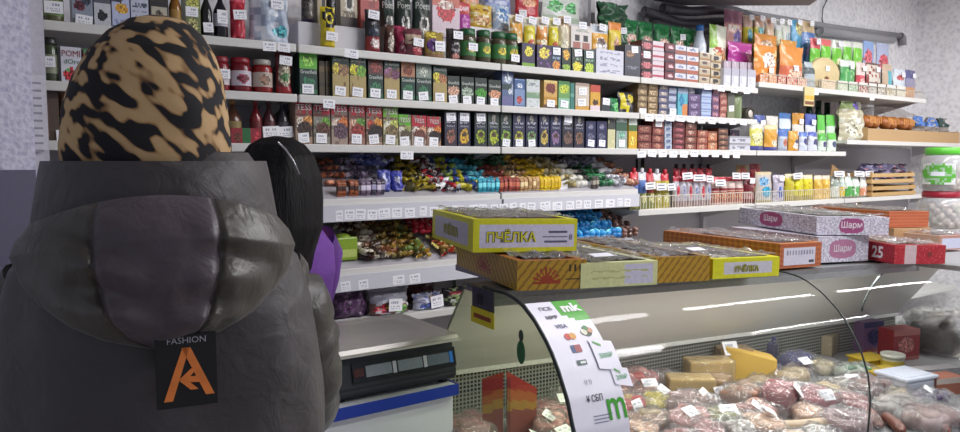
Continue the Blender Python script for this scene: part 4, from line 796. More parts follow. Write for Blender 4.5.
# price cards clipped along the pouches
for i, (a, b, y) in enumerate(((646, 656, 186), (657, 667, 187), (668, 676, 187), (683, 693, 176), (694, 706, 178), (707, 714, 179), (716, 726, 183), (733, 741, 176), (742, 750, 176), (794, 803, 176), (835, 845, 174), (855, 865, 174), (866, 874, 174))):
    Y = 2.522; A = atY(a, y, Y); B = atY(b, y, Y); h = .036
    mb = MB(); mb.box(-(B.x-A.x)/2, (B.x-A.x)/2, -.0015, 0, -h/2, h/2, M('f2f2f6', .5)); 
    for zc in (.008, -.01): mb.box(-(B.x-A.x)*.36, (B.x-A.x)*.3, -.0019, -.0015, zc-.003, zc+.003, M('767a8a', .6))
    o = mb.build('price_card'); o.location = ((A.x+B.x)/2, Y+.004, A.z); o.rotation_euler = (-.1, R.uniform(-.06, .06), 0); reg(o, 'white price card', 'clipped to the sauce pouches in the wire basket', 'price tag', A.x)
# ------------------------------------------------------------------ shelf edge price tags
def edge_tags(row, pts, where, y=SY+.0004, h=.032, drop=.0, wpx=None):
    for p in pts:
        a, b = (p if isinstance(p, tuple) else (p-5, p+5)); Y = y
        z = ZROW[row]-.015-drop; A = atY(a, 100, Y).x; B = atY(b, 100, Y).x
        o = bpy.data.objects.new('price_tag', tag_mesh(R.randrange(5))); COL.objects.link(o)
        o.location = ((A+B)/2, Y, z+R.uniform(-.004, .002)); o.scale = (min(.06, B-A), .03, h); o.rotation_euler = (0, R.uniform(-.07, .07), 0)
        reg(o, 'white price tag', where, 'price tag', A)
edge_tags('A', [(264, 277), (279, 291), (345, 359), (703, 712), (716, 726), (729, 739), (742, 751)], 'on the edge of the top shelf')
edge_tags('B', [(323, 335)], 'on the edge of the second shelf', drop=.012)
edge_tags('B', [(645+i*10.5, 654+i*10.5) for i in range(10)], 'on the edge of the second shelf')
edge_tags('C', [(400, 413)], 'on the edge of the third shelf', drop=.02)
edge_tags('C', [(638+i*10.6, 647+i*10.6) for i in range(10)], 'on the edge of the third shelf', drop=.006)
edge_tags('D', [(334, 341), (343, 353), (354, 364), (366, 376), (377, 389), (391, 401), (404, 414), (419, 426), (429, 438), (439, 450), (451, 464), (469, 478), (479, 487), (491, 498), (500, 508), (510, 517), (520, 526), (528, 536), (540, 552), (553, 563), (567, 575), (577, 583), (585, 592), (596, 604), (607, 616), (619, 624), (626, 632)], 'on the rail of the candy shelf', y=SY-.0116, drop=.042, h=.038)
edge_tags('E', [(338, 348), (356, 366), (391, 403), (408, 419)], 'on the rail of the lower candy shelf', y=SY-.0116, drop=.042, h=.036)
edge_tags('A5', [(812, 819), (869, 875)], 'on the right wall shelf edge', drop=.012)
# ------------------------------------------------------------------ bread shelf near the corner
P('pouch', 845, 869, 101, 'N', 'greenish bread bag at the left of the bread shelf', 'b4ae94', [('e', .5, .3, .35, .25, 'c8c4ac'), ('s', .8, 'd4d2c4'), ('b', .8, 1, '7a8a5a'), ('e', .7, .9, .2, .1, '5a4a9a')], d=.09, wob=.04, name='bread_bag', st=(.55, .5))
KR = M('b59468', .6, bump=.15, bscale=90); KRD = M('9c7c52', .65)
def open_tray(name, w, d, h, look, cat, loc, mat=KR, t=.006, rz=0, slat=False):
    mb = MB()
    if not slat:
        mb.box(-w/2, w/2, 0, t, 0, h, mat); mb.box(-w/2, w/2, d-t, d, 0, h, mat); mb.box(-w/2, -w/2+t, t, d-t, 0, h*1.1, mat); mb.box(w/2-t, w/2, t, d-t, 0, h*1.1, mat); mb.box(-w/2, w/2, t, d-t, 0, t, mat)
    else:
        n = 2
        for k in range(n):
            z0 = h*k/n+.004; z1 = h*(k+1)/n-.012
            mb.rbox(-w/2, w/2, 0, .009, z0, z1, mat, .002); mb.rbox(-w/2, w/2, d-.009, d, z0, z1, mat, .002); mb.rbox(-w/2, -w/2+.009, .009, d-.009, z0, z1, mat, .002); mb.rbox(w/2-.009, w/2, .009, d-.009, z0, z1, mat, .002)
        for x in (-w/2+.01, w/2-.035):
            for y in (.01, d-.035): mb.box(x, x+.025, y, y+.025, 0, h, KRD)
        for k in range(5): mb.box(-w/2+.01, w/2-.01, .012+k*(d-.05)/4, .04+k*(d-.05)/4, 0, .005, mat)
    o = mb.build(name); o.location = loc; o.rotation_euler = (0, 0, rz); tag(o, look, cat); return o
x0 = atY(868, 130, 2.51).x; x1 = 6.38
open_tray('bread_tray', x1-x0, .33, .085, 'wide cardboard tray full of bread rolls near the corner', 'tray', ((x0+x1)/2, 2.51, ZROW['N']+.001))
RB = M('a5622e', .45, var=.25, scale=25); RB2 = M('c98f4f', .5, var=.2)
def roll_mesh():
    mb = MB(); mb.blob(.075, .05, .04, RB, nu=16, nv=10, lump=.12)
    for k in range(4):
        x = -.045+k*.03; mb.tube([(x, -.035, .022), (x+.008, 0, .041), (x+.016, .035, .024)], .005, RB2, 6)
    return mb
rm = None
for i in range(6):
    px = 872+i*9.6; p = atY(px, 122, 2.58)
    if rm is None: o = roll_mesh().build('bread_roll'); rm = o.data
    else: o = bpy.data.objects.new('bread_roll', rm); COL.objects.link(o)
    X = x0+.09+i*.125; o.location = (X, 2.57+.02*(i % 2), ZROW['N']+.135); o.rotation_euler = (.9, R.uniform(-.2, .2), R.uniform(-.2, .2)); o.scale = (.82, 1.0, 1.1)
    reg(o, 'brown scored bread roll', 'in the cardboard tray', 'bread roll', X)
for i, (c, lk) in enumerate((('4a7ac4', 'clear bread bag with blue top, left one'), ('3f74c0', 'clear bread bag with blue top, right one'), ('2f4a44', 'clear bread bag with dark green top at the end'))):
    X = x0+.93+i*.2
    o = pouch(.15, .19, .10, '8a8078', [('b', .62, 1, c), ('s', .8, 'a89c90')], wob=.05).build('bread_bag'); o.location = (min(X, 6.28), 2.56, ZROW['N']+.012); reg(o, lk, 'in the cardboard tray', 'bread bag', X)
mb = MB(); mb.grid(lambda u, v: (x0+.02+.8*u, 2.53+.26*v, ZROW['N']+.195+.06*math.sin(math.pi*min(1, u*1.1))*math.sin(math.pi*(.25+.6*v))+.008*noise.noise(Vector((u*9, v*6, 1)))), 24, 12, FILM()); tag(mb.build('plastic_film'), 'clear plastic film lying over the bread rolls', 'film')
# two wooden crates under the bread shelf
open_tray('wooden_crate', .62, .3, .085, 'light wooden crate, upper of the two under the bread shelf', 'crate', (5.35, 2.51, 1.251+.09), M('c2a06c', .6, bump=.2, bscale=40), slat=True)
open_tray('wooden_crate', .64, .31, .085, 'light wooden crate, lower of the two under the bread shelf', 'crate', (5.36, 2.505, 1.251), M('b8955f', .6, bump=.2, bscale=40), slat=True)
mb = MB(); mb.box(-.28, .28, 0, .006, 0, .14, KRD); o = mb.build('cardboard_flap'); o.location = (4.98, 2.66, 1.251); o.rotation_euler = (0, .35, .1); tag(o, 'brown cardboard flap leaning behind the spouted pouches', 'cardboard')
for i in range(3):
    o = pouch(.2, .12, .1, ['4a4460', '54506a', '3a3848'][i], [('s', .6, '6a6888'), ('s', .85, '8a5a6a')], wob=.06).build('snack_bag'); o.location = (5.2+i*.22, 2.60, 1.251+.098); o.rotation_euler = (.3, 0, 0); reg(o, 'dark violet snack bag', 'lying in the upper wooden crate', 'bag', 5.2+i*.22)
# ------------------------------------------------------------------ things high on the back wall
mb = MB(); BM = M('807d82', .6, var=.05); bp_ = [(3.1, 2.90), (3.5, 2.90), (4.12, 2.46), (3.78, 2.1), (3.1, 2.1)]
mb.face([(x, y, 2.425) for x, y in bp_], BM); mb.face([(x, y, 2.45) for x, y in reversed(bp_)], BM)
for (a, b) in zip(bp_, bp_[1:]+bp_[:1]): mb.face([(*a, 2.425), (*a, 2.45), (*b, 2.45), (*b, 2.425)], BM)
o = mb.build('trim_2'); o['kind'] = 'structure'
mb = MB(); DK = M('4a474e', .5, bump=.4, bscale=18)
for k, (zz, yy, rr) in enumerate(((2.37, 2.85, .030), (2.32, 2.83, .026), (2.425, 2.82, .028))):
    mb.tube([(3.12+.075*t+k*.06, yy-.01*math.sin(t), zz-.03-.03*math.sin(t*.4+k*.6)+.012*noise.noise(Vector((t, k, 0)))) for t in range(0, 15-k)], rr, DK, 10)
o = mb.build('plastic_roll'); tag(o, 'bundle of black plastic rolled up along the wall above the green bags', 'bundle')
GP = M('8f8e92', .45)
pts = [atY(x, y, 2.89) for x, y in ((745, 13), (770, 17), (800, 22), (830, 27), (860, 31), (900, 36))]
mb = MB(); mb.tube(pts, .022, GP, 10)
p2 = [atY(x, y, 2.88) for x, y in ((820, 31), (850, 35), (893, 40))]; mb.tube(p2, .03, M('a5a4a8', .5), 10)
e = pts[-1]; mb.tube([e, e+Vector((.04, 0, -.01)), e+Vector((.05, 0, -.07))], .03, GP, 10)
tag(mb.build('wall_conduit'), 'grey double conduit pipe running along the back wall into the corner', 'pipe')
mb = MB(); mb.tube([atY(x, y, 2.905) for x, y in ((836, -30), (829, -4), (823, 8), (822, 20), (824, 26))], .004, M('2a2a2c', .5), 6); tag(mb.build('cable'), 'thin black cable hanging down the wallpaper to the conduit', 'cable')
mb = MB(); mb.box(3.20, 3.235, 2.885, 2.915, 2.15, 2.95, M('d0cfd2', .4)); o = mb.build('trim_4'); o['kind'] = 'structure'
# paper price list on the post at far left
mb = MB(); x = pierx; zt = atY(36, 75, 2.43).z; zb = atY(36, 150, 2.43).z
mb.box(x-.012, x+.034, 2.427, 2.4295, zb, zt, M('d6d3dc', .6))
for k in range(10): mb.box(x-.006, x+.022, 2.4265, 2.427, zt-.02-(zt-zb)*k/10-.006, zt-.02-(zt-zb)*k/10, M('9a98a8', .6))
tag(mb.build('paper_list'), 'narrow white paper list hanging on the pale post at far left', 'paper')
# ------------------------------------------------------------------ refrigerated display case (local x along the counter, y into it)
CP = Vector((1.0206, 1.4148, 0)); CA = math.radians(-6); SL = .025
CU = Vector((math.cos(CA), math.sin(CA), 0)); CV = Vector((-math.sin(CA), math.cos(CA), 0))
CN = Vector((CU.x*SL, CU.y*SL, 1)).normalized()
def case_pt(u, v, z): return CP + CU*u + CV*v + Vector((0, 0, z-SL*u))
def top_px(x, y, dz=0.0): return at_plane(x, y, case_pt(0, 0, 1.192+dz), CN)
def deck_px(x, y, dz=0.0): return at_plane(x, y, case_pt(0, 0, .742+dz), CN)
case = empty('display_case', CP, CA); tag(case, 'glass fronted refrigerated display case full of cheese and meat under the sweet boxes', 'display case')
def S(u, v, z): return (u, v, z-SL*u)
def sbox(mb, u0, u1, v0, v1, z0, z1, m):
    n = len(mb.v); mb.box(u0, u1, v0, v1, z0, z1, m)
    for i in range(n, len(mb.v)): mb.v[i] = S(*mb.v[i])
PROF = [(.40, 1.187), (.035, 1.187), (-.07, 1.189), (-.115, 1.183), (-.15, 1.172), (-.198, 1.146), (-.24, 1.113), (-.265, 1.088), (-.288, 1.058), (-.322, 1.003), (-.344, .944), (-.354, .88), (-.352, .81), (-.345, .72)]
WM = M('dcdcdc', .35, var=.03); CREAM = M('dadad4', .35, var=.03)
UC = 1.78
mb = MB(); sbox(mb, .03, 2.35, -.30, .46, 0, .72, WM); sbox(mb, UC-.33, 2.35, -1.2, -.30, 0, .72, WM); mb.build('base_cabinet', case)
mb = MB(); DG = M('8f8f90', .4, var=.05); sbox(mb, .005, 2.3, -.342, .365, .722, .742, DG); sbox(mb, UC-.34, 2.3, -1.2, -.342, .722, .742, DG); mb.build('deck', case)
mb = MB(); mb.face([S(.004, .362, .875), S(2.3, .362, .875), S(2.3, .14, 1.165), S(.004, .14, 1.165)], CREAM); mb.face([S(.004, .15, 1.165), S(2.3, .15, 1.165), S(2.3, .372, .875), S(.004, .372, .875)], CREAM)
sbox(mb, .03, 2.3, .355, .38, .868, .882, M('e4e4e0', .3)); mb.build('back_panel', case)
def grille(nt, b):
    tc = nt.nodes.new('ShaderNodeTexCoord'); sp = nt.nodes.new('ShaderNodeSeparateXYZ'); nt.links.new(tc.outputs['Object'], sp.inputs[0])
    outs = []
    for ax in ('X', 'Z'):
        a = nt.nodes.new('ShaderNodeMath'); a.operation = 'MULTIPLY'; a.inputs[1].default_value = 1/.0125
        f = nt.nodes.new('ShaderNodeMath'); f.operation = 'FRACT'; g = nt.nodes.new('ShaderNodeMath'); g.operation = 'LESS_THAN'; g.inputs[1].default_value = .36
        nt.links.new(sp.outputs[ax], a.inputs[0]); nt.links.new(a.outputs[0], f.inputs[0]); nt.links.new(f.outputs[0], g.inputs[0]); outs.append(g)
    m = nt.nodes.new('ShaderNodeMath'); m.operation = 'MAXIMUM'; nt.links.new(outs[0].outputs[0], m.inputs[0]); nt.links.new(outs[1].outputs[0], m.inputs[1])
    mx = nt.nodes.new('ShaderNodeMix'); mx.data_type = 'RGBA'; mx.inputs['A'].default_value = lin('1c1d1c'); mx.inputs['B'].default_value = lin('a2a29c')
    nt.links.new(m.outputs[0], mx.inputs['Factor']); nt.links.new(mx.outputs['Result'], b.inputs['Base Color'])
mb = MB(); sbox(mb, .03, 2.3, .365, .38, .742, .868, nodes_mat('perforated_grille', grille, .5)); mb.build('air_grille', case)
TOPM = M('8d8d8f', .35, .3)
mb = MB(); sbox(mb, 0, .14, -.02, .125, 1.166, 1.184, TOPM); sbox(mb, .14, 2.35, -.02, .46, 1.166, 1.184, TOPM); sbox(mb, UC-.02, 2.35, -1.2, -.02, 1.166, 1.184, TOPM); mb.build('top_shelf', case)
mb = MB(); sbox(mb, 0, UC, -.022, -.004, 1.148, 1.166, M('98989a', .4)); mb.build('top_rail', case)
mb = MB(); sbox(mb, .1, 2.3, .39, .46, .72, .868, WM); mb.build('rear_body', case)
mb = MB(); sbox(mb, .06, 1.74, .05, .09, 1.146, 1.166, WM); lh = mb.build('lamp_housing', case)  # lamp strip added under the top to brighten the case interior
em2 = bpy.data.materials.new('added_case_tube'); em2.use_nodes = True; nt_ = em2.node_tree; nt_.nodes.clear(); o_ = nt_.nodes.new('ShaderNodeOutputMaterial'); e_ = nt_.nodes.new('ShaderNodeEmission'); e_.inputs['Strength'].default_value = 5; nt_.links.new(e_.outputs[0], o_.inputs[0])
mb = MB(); mb.tube([S(.08, .07, 1.138), S(1.72, .07, 1.138)], .009, em2, 10); mb.build('lamp_tube', lh)
ld = bpy.data.lights.new('case_fill_light', 'AREA'); ld.shape = 'RECTANGLE'; ld.size = 1.64; ld.size_y = .03; ld.energy = 4.5; ld.color = (1, .98, .95)
lo = bpy.data.objects.new('case_fill_light', ld); COL.objects.link(lo); lo.parent = case; lo.location = (.9, .06, 1.10); lo.rotation_euler = (-.25, .025, 0)
def prof_at(t):
    i = min(len(PROF)-2, int(t)); f = t-i; a, b = PROF[i], PROF[i+1]; return a[0]+(b[0]-a[0])*f, a[1]+(b[1]-a[1])*f
NP = len(PROF)-1
GP0 = 1
def gl(u0f, u1f, name='glass_panel', parent=case):
    mb = MB()
    mb.grid(lambda a, b: (lambda vz: S(u0f(vz)+(u1f(vz)-u0f(vz))*a, vz[0], vz[1]))(prof_at(GP0+b*(NP-GP0))), 4, 40, GLASS()); return mb.build(name, parent)
gl(lambda q: .004, lambda q: .985)
gl(lambda q: .995, lambda q: UC+min(0, q[0]))
mb = MB(); mb.grid(lambda a, b: (lambda q: S(UC+q[0], min(0, q[0])*(1-a)+a*-1.2, q[1]))(prof_at(GP0+b*(NP-GP0))), 4, 40, GLASS()); mb.build('glass_panel', case)
SEAL = M('2e3434', .4)
def seal(f, r=.0035):
    mb = MB(); mb.tube([f(prof_at(GP0+b*(NP-GP0)/40)) for b in range(41)], r, SEAL, 6); mb.build('seal_strip', case)
seal(lambda q: S(.002, q[0], q[1]), .005); seal(lambda q: S(.99, q[0], q[1]), .0028); seal(lambda q: S(UC+max(-.30, q[0])+.10, .06, max(1.02, q[1])-.02), .004)
# left end glass with its bracket and warning sticker
mb = MB(); pts = [S(.002, *prof_at(GP0+b*(NP-GP0)/30)) for b in range(31)]
poly = [(.0, p[1], p[2]) for p in pts]; cen = (0, .36, .74)
for a, b in zip(poly[:-1], poly[1:]): mb.face([a, b, (0, .34, .742)], clear('end_glass', 'e6f0d4', .8))  # greenish glass tint also carries a painted lime reflection
mb.face([poly[0], (0, .14, 1.187), (0, .355, .875), (0, .34, .742)], clear('end_glass', 'e6f0d4', .8)); mb.build('end_glass', case)
DKM = M('3c3d42', .35)
mb = MB(); mb.rbox(-.010, -.004, -.03, .075, 1.12, 1.186, DKM, .002); mb.rbox(-.013, -.010, .02, .045, 1.145, 1.17, M('1f2022', .4), .003); br = mb.build('bracket', case)
mb = MB(); YS = M('d6c51e', .5); mb.box(-.0125, -.0105, -.04, .075, 1.095, 1.135, YS); mb.box(-.0129, -.0125, -.025, .06, 1.109, 1.12, M('8a3a1c', .5)); mb.build('warning_sticker', case)
mb = MB(); gs = M('2f6a3a', .5)
c0 = at_plane(521, 347, case_pt(-.003, 0, 1), CU); lc = Vector(((c0-CP).dot(CU), (c0-CP).dot(CV), c0.z))
mb.blob(.002, .018, .028, gs, Matrix.Translation((-.003, lc.y, lc.z-.012))); mb.blob(.0022, .010, .014, M('3a4a3a', .5), Matrix.Translation((-.003, lc.y, lc.z+.026))); mb.build('green_sticker', case)
# ---- payment poster stuck on the curved glass
arc = [0.0]
for a, b in zip(PROF[2:-1], PROF[3:]): arc.append(arc[-1]+math.hypot(b[0]-a[0], b[1]-a[1]))
def on_glass(u, s, off):
    i = 0
    while i < len(arc)-2 and arc[i+1] < s: i += 1
    a, b = PROF[2+i], PROF[3+i]; L = arc[i+1]-arc[i]; f = (s-arc[i])/L
    # smooth normal
    n = Vector((-(a[1]-b[1]), a[0]-b[0])); n = Vector((b[1]-a[1], a[0]-b[0])).normalized()
    if n.x > 0: n = -n
    v = a[0]+(b[0]-a[0])*f; z = a[1]+(b[1]-a[1])*f
    return S(u, v+n.x*off, z+abs(n.y)*off)
PU0, PW, PS0 = .004, .142, .08; PL = .345
def poster_map(off): return lambda a, b: None
mb = MB(); PWH = M('e8e6f2', .45, var=.02); GRN = M('4aa82c', .45); 
def pp(x, y, off): return on_glass(PU0+x*PW, PS0+(1-y)*PL, off)
mb.grid(lambda a, b: pp(a, b, .004), 10, 40, None, True, lambda a, b: M('4aa82c', .45) if (a > .52 and .80+.0*a < b and (b > 1.02-.5*(a-.52) or b > .80+.25*(.75-a))) else PWH)
def ptext(s, x, y, h, c, w=.4, bold=0): mb.text(s, h, M(c, .45), lambda a, b: on_glass(PU0+x*PW+a, PS0+(1-y)*PL-b, .0052), width=PW*w, bold=bold)
def pdisc(x, y, r, c, off=.0052):
    mb.face([on_glass(PU0+x*PW+r*math.cos(t*math.pi/10), PS0+(1-y)*PL-r*math.sin(t*math.pi/10), off) for t in range(20)], M(c, .45))
def prect(x0, x1, y0, y1, c, off=.0052):
    mb.grid(lambda a, b: pp(x0+(x1-x0)*a, y0+(y1-y0)*b, off), 2, 4, M(c, .45))
ptext('ПСБ', .30, .93, .013, '3a3a4c', .34, .01); ptext('mk', .78, .925, .03, 'f4f8f2', .42, .045); ptext('МИР', .3, .845, .011, '2a2a44', .26, .025); ptext('VISA', .37, .765, .0115, '2f2f66', .28, .02)
pdisc(.38, .68, .0085, 'c8382c'); pdisc(.47, .68, .0085, 'd89a3a', .0056)
prect(.34, .52, .565, .615, '3a5a8c'); prect(.40, .52, .565, .615, 'a04a4c', .0056); prect(.34, .52, .478, .512, '2f4a4c'); prect(.40, .5, .487, .503, 'd8e0dc', .0058)
ptext('((·))', .42, .37, .012, '6a6a80', .14); ptext('¥ СБП', .45, .27, .014, '2c2c34', .3, .01)
for k in range(3): prect(.36, .72-.05*k, .16-.02*k, .167-.02*k, '8a8aa0')
ptext('m', .82, .19, .045, '3f9f2c', .34, .01)
pdisc(.78, .70, .012, '3a4a30'); pdisc(.72, .70, .008, 'd8d8c0', .0058); pdisc(.84, .71, .008, 'c08a6a', .0058); pdisc(.78, .73, .007, '2f7a34', .006)
poster = mb.build('payment_poster'); poster.location = CP; poster.rotation_euler = (0, 0, CA); tag(poster, 'white and green payment poster stuck on the curved case glass', 'poster')
for nm, x0, x1, y0, y1, txt, off in (('upper', .70, 1.12, .44, .64, '500₽', .007), ('lower', .90, 1.22, .33, .45, '200₽', .0062)):
    mb = MB(); mb.grid(lambda a, b: pp(x0+(x1-x0)*a, y0+(y1-y0)*b-.03*a, off), 4, 6, PWH)
    xm = (x0+x1)/2; ym = (y0+y1)/2
    mb.text(txt, .013 if nm == 'upper' else .011, M('4aa06a', .45), lambda a, b: on_glass(PU0+xm*PW+a, PS0+(1-ym+.02)*PL-b, off+.001), width=.05, bold=.01)
    mb.grid(lambda a, b: pp(x0+.06+(x1-x0)*.3*a, y1-.03+.015*b-.03*a, off+.001), 2, 2, M('5aa84a', .45))
    o = mb.build('coupon_card'); o.location = CP; o.rotation_euler = (0, 0, CA); tag(o, f'small white coupon with green number, {nm} one on the payment poster', 'coupon')

# ------------------------------------------------------------------ sweet boxes on top
def stripes(n, k, fr, c, base):
    return lambda u, v: c if (u*n+v*k) % 1 < fr else base
def display_box(look, FL, ang, w, d, h, dz, body, front, left, ftext=(), ltext=(), film=True, lid=None, name='sweet_box', inner='6a5a4a'):
    p = top_px(*FL, dz); rz = math.radians(ang); mb = MB(); t = .005; B = M(body, .4)
    nx, ny = max(10, int(w/.0028)), max(8, int(h/.0028)); nd = max(12, int(d/.0045))
    mb.grid(lambda u, v: (w*u, 0, h*v), nx, ny, None, False, lambda u, v: M(front(u, v), .4))
    mb.grid(lambda u, v: (0, d*(1-u), h*v), nd, ny, None, False, lambda u, v: M(left(u, v), .4))
    mb.face([(w, 0, 0), (w, d, 0), (w, d, h), (w, 0, h)], B); mb.face([(w, d, 0), (0, d, 0), (0, d, h), (w, d, h)], B); mb.face([(0, 0, 0), (0, d, 0), (w, d, 0), (w, 0, 0)], B)
    if lid:
        mb.face([(0, 0, h), (w, 0, h), (w, d, h), (0, d, h)], M(lid, .35))
    else:
        I = M(inner, .5); rim = M(body, .4); e = .02
        mb.face([(0, 0, h), (w, 0, h), (w-e, e, h), (e, e, h)], rim); mb.face([(w, 0, h), (w, d, h), (w-e, d-e, h), (w-e, e, h)], rim); mb.face([(w, d, h), (0, d, h), (e, d-e, h), (w-e, d-e, h)], rim); mb.face([(0, d, h), (0, 0, h), (e, e, h), (e, d-e, h)], rim)
        z = .012
        q = [(e, e), (w-e, e), (w-e, d-e), (e, d-e)]
        for i in range(4):
            a, b = q[i], q[(i+1) % 4]; mb.face([(a[0], a[1], h), (b[0], b[1], h), (b[0], b[1], z), (a[0], a[1], z)], I)
        mb.face([(x, y, z) for x, y in q], I)
    for tx, c, hh, u, v, ww, bold, off in ftext: mb.text(tx, hh, M(c, .4), lambda a, b: (w*u+a, -off, h*v+b), width=ww, bold=bold)
    for tx, c, hh, u, v, ww, bold, off in ltext: mb.text(tx, hh, M(c, .4), lambda a, b: (-off, d*(1-u)-a, h*v+b), width=ww, bold=bold)
    o = mb.build(name); o.location = p; o.rotation_euler = (0, math.atan(SL), rz); tag(o, look, 'sweet box')
    if film:
        m2 = MB(); sd = R.random()*30
        m2.grid(lambda u, v: (.004+(w-.008)*u, .004+(d-.008)*v, h+.003+.016*max(0, noise.noise(Vector((u*5+sd, v*6, 0))))+.012*abs(noise.noise(Vector((u*11+sd, v*14, 4))))), 26, 36, FILM()); m2.build('cellophane', o)
    o['mx'] = 0; del o['mx']
    return o
def fill_box(o, w, d, z, n, cols, kind, label, big=1.5):
    mw = Matrix.Translation(o.location) @ o.rotation_euler.to_matrix().to_4x4()
    nx = max(2, int(w/.055)); ny = max(2, int(math.ceil(n/nx)))
    for j in range(ny):
        for i in range(nx):
            c = cols[R.randrange(len(cols))]; q = bpy.data.objects.new('boxed_candy', candy_mesh(kind, *c)); COL.objects.link(q)
            q.location = mw @ Vector((.035+(w-.07)*(i+.5)/nx, .035+(d-.07)*(j+.5)/ny, z+R.uniform(0, .008))); q.rotation_euler = (R.uniform(-.3, .3), R.uniform(-.3, .3), R.uniform(0, 3)); q.scale = (big,)*3
            tag(q, label, 'candy', label)
YB = 'd3d11f'; LIL = 'cfcbe0'
def panel(u0, u1, v0, v1, c, base, extra=()):
    pf = pattern(base, [('r', u0, u1, v0, v1, c)]+list(extra)); return pf
dash_r = [('r', .72, .9, .58, .64, '4a4864'), ('r', .66, .9, .42, .47, '5a5874'), ('r', .68, .9, .28, .33, '5a5874')]
def sun(u, v, cu, cv, ru, rv):
    a, b = (u-cu)/ru, (v-cv)/rv; r = math.hypot(a, b)
    if b < 0: return -.16 < b and abs(a) < 1 and (-.16 < b < -.08)
    return r < .5 or (r < 1 and int(math.atan2(b, a)*5.1) % 2 == 0)
def brown_front(lg=True):
    return lambda u, v: '9a3a16' if lg and sun(u, v, .42, .26, .2, .5) else ('3a2c14' if lg and (.70 < u < .92 and (.58 < v < .85 and int(u*40) % 3 == 0 or .3 < v < .36)) else ('8a6418' if (u*8-v*2.6) % 1 < .32 else 'b48c24'))
def brown_side(u, v): return '9a3a16' if sun(u, v, .5, .3, .12, .5) else ('8a6a18' if (u*17+v*2.6) % 1 < .32 else 'b89626')
b1 = display_box('brown striped sweet box on the case end, under the yellow box', (516.7, 291), -15, .185, .46, .072, 0, 'a8682c', brown_front(), brown_side, film=True, inner='8a4a34')
b2 = display_box('bright yellow sweet box lettered in the Cyrillic alphabet, stacked on the brown striped one', (472.7, 252.6), -16, .288, .385, .084, .079, YB, panel(.06, .97, .12, .84, LIL, YB, dash_r), panel(.08, .9, .15, .85, 'bfbcc8', YB),
    ftext=[('ПЧЁЛКА', '4a4818', .034, .36, .5, .155, .055, .001), ('ПЧЁЛКА', 'd8d428', .032, .36, .5, .153, .012, .0016), ('8', '6a6884', .015, .935, .44, .02, 0, .001)], ltext=[('ПЧЁЛКА', '5a5828', .034, .5, .5, .26, .05, .001), ('ПЧЁЛКА', 'c8c428', .032, .5, .5, .258, .01, .0016)], inner='8a7a6a')
b3 = display_box('pale yellow white sweet box right of the brown striped one', (580.3, 288.6), -11, .232, .44, .062, 0, 'd6d8a8', panel(.56, .94, .08, .92, 'c9c6da', 'd2d49c', [('t', .3, .4, 'b8ba80'), ('t', .6, .7, 'b8ba80')]), panel(0, 0, 0, 0, '', 'd2d49c'), inner='6a6862')
b4 = display_box('brown open sweet box covered with shiny cellophane', (655, 283.2), -13, .175, .50, .068, 0, '9a7634', brown_front(False), lambda u, v: 'a88e1c' if v > .3 else '8a6a1c', inner='5a3a2c')
b5 = display_box('yellow sweet box in front of the orange checked one, at the middle of the case', (712.4, 279.3), -11, .245, .36, .056, 0, YB, panel(.16, .88, .2, .8, 'c6c3cc', YB), panel(0, 0, 0, 0, '', 'b8a820'),
    ftext=[('ПЧЁЛКА', '4a4a20', .022, .5, .5, .15, .06, .001), ('ПЧЁЛКА', 'b0ac30', .021, .5, .5, .149, .01, .0016)], inner='8a8478')
chk = lambda a, b: (lambda u, v: a if (int(u*22+v*5)+int(v*5-u*22+100)) % 2 else b)
def orange_front(u, v):
    if .1 < u < .85 and .12 < v < .82:
        if .5 < v < .72 and .16 < u < .8 and int(u*30) % 2: return '8a8498'
        if .2 < v < .3 and .7 < u < .82: return '3a3a4a'
        return 'c9c6d4'
    return chk('b86a34', '9a4a2c')(u, v)
b6 = display_box('orange checked sweet box with pale front label', (779, 269), -5, .205, .50, .078, 0, 'c07a44', orange_front, chk('c07a34', 'a05a2c'), inner='a08a84')
flo = lambda u, v: 'b9b5c4' if noise.noise(Vector((u*24, v*9, 2))) > .05 else ('d3d0da' if noise.noise(Vector((u*40, v*14, 7))) > -.15 else '8f8a9c')
def oval(f, cu, cv, ru, rv, c): return lambda u, v: c if (abs((u-cu)/ru)**3+abs((v-cv)/rv)**3) < 1 else f(u, v)
b7 = display_box('white floral sweet box, lower of the two with maroon labels', (817, 263), -10, .25, .40, .088, 0, 'cfccd6', oval(flo, .48, .5, .26, .36, 'a8708e'), flo, ftext=[('Шарм', 'd8d0d8', .03, .48, .5, .1, .01, .001)], film=False, lid='c4c0cc')
b8 = display_box('white floral sweet box, upper of the two with maroon labels', (816, 234.8), -24, .28, .48, .062, .092, 'cfccd6', oval(flo, .48, .5, .17, .42, '9a4a78'), oval(flo, .45, .52, .15, .42, '9a3a6a'),
    ftext=[('Шарм', 'e4dce4', .028, .48, .52, .085, .01, .001)], ltext=[('Шарм', 'e8e0e8', .03, .45, .54, .11, .01, .001)], inner='8a8a86')
red_f = lambda u, v: 'c8b0b4' if .2 < u < .42 else ('a8202c' if noise.noise(Vector((u*30, v*12, 3))) < .25 else 'c04a50')
b9 = display_box('red sweet box with white number 25 on its side', (894, 264), -24, .20, .26, .064, 0, 'a8283a', oval(red_f, .68, .5, .05, .14, '7a2a24'), lambda u, v: 'a8182c' if noise.noise(Vector((u*30, v*12, 3))) < .25 else 'b83a48',
    ltext=[('25', 'f0ecec', .042, .70, .5, .105, .03, .001)], film=True, inner='8a6a50')
b12 = display_box('plain cardboard sweet box under the orange checked one behind the red box', (893, 247), -10, .24, .34, .078, 0, 'a8845c', lambda u, v: 'a8845c', lambda u, v: '9c7a54', film=False, lid='b08c64')
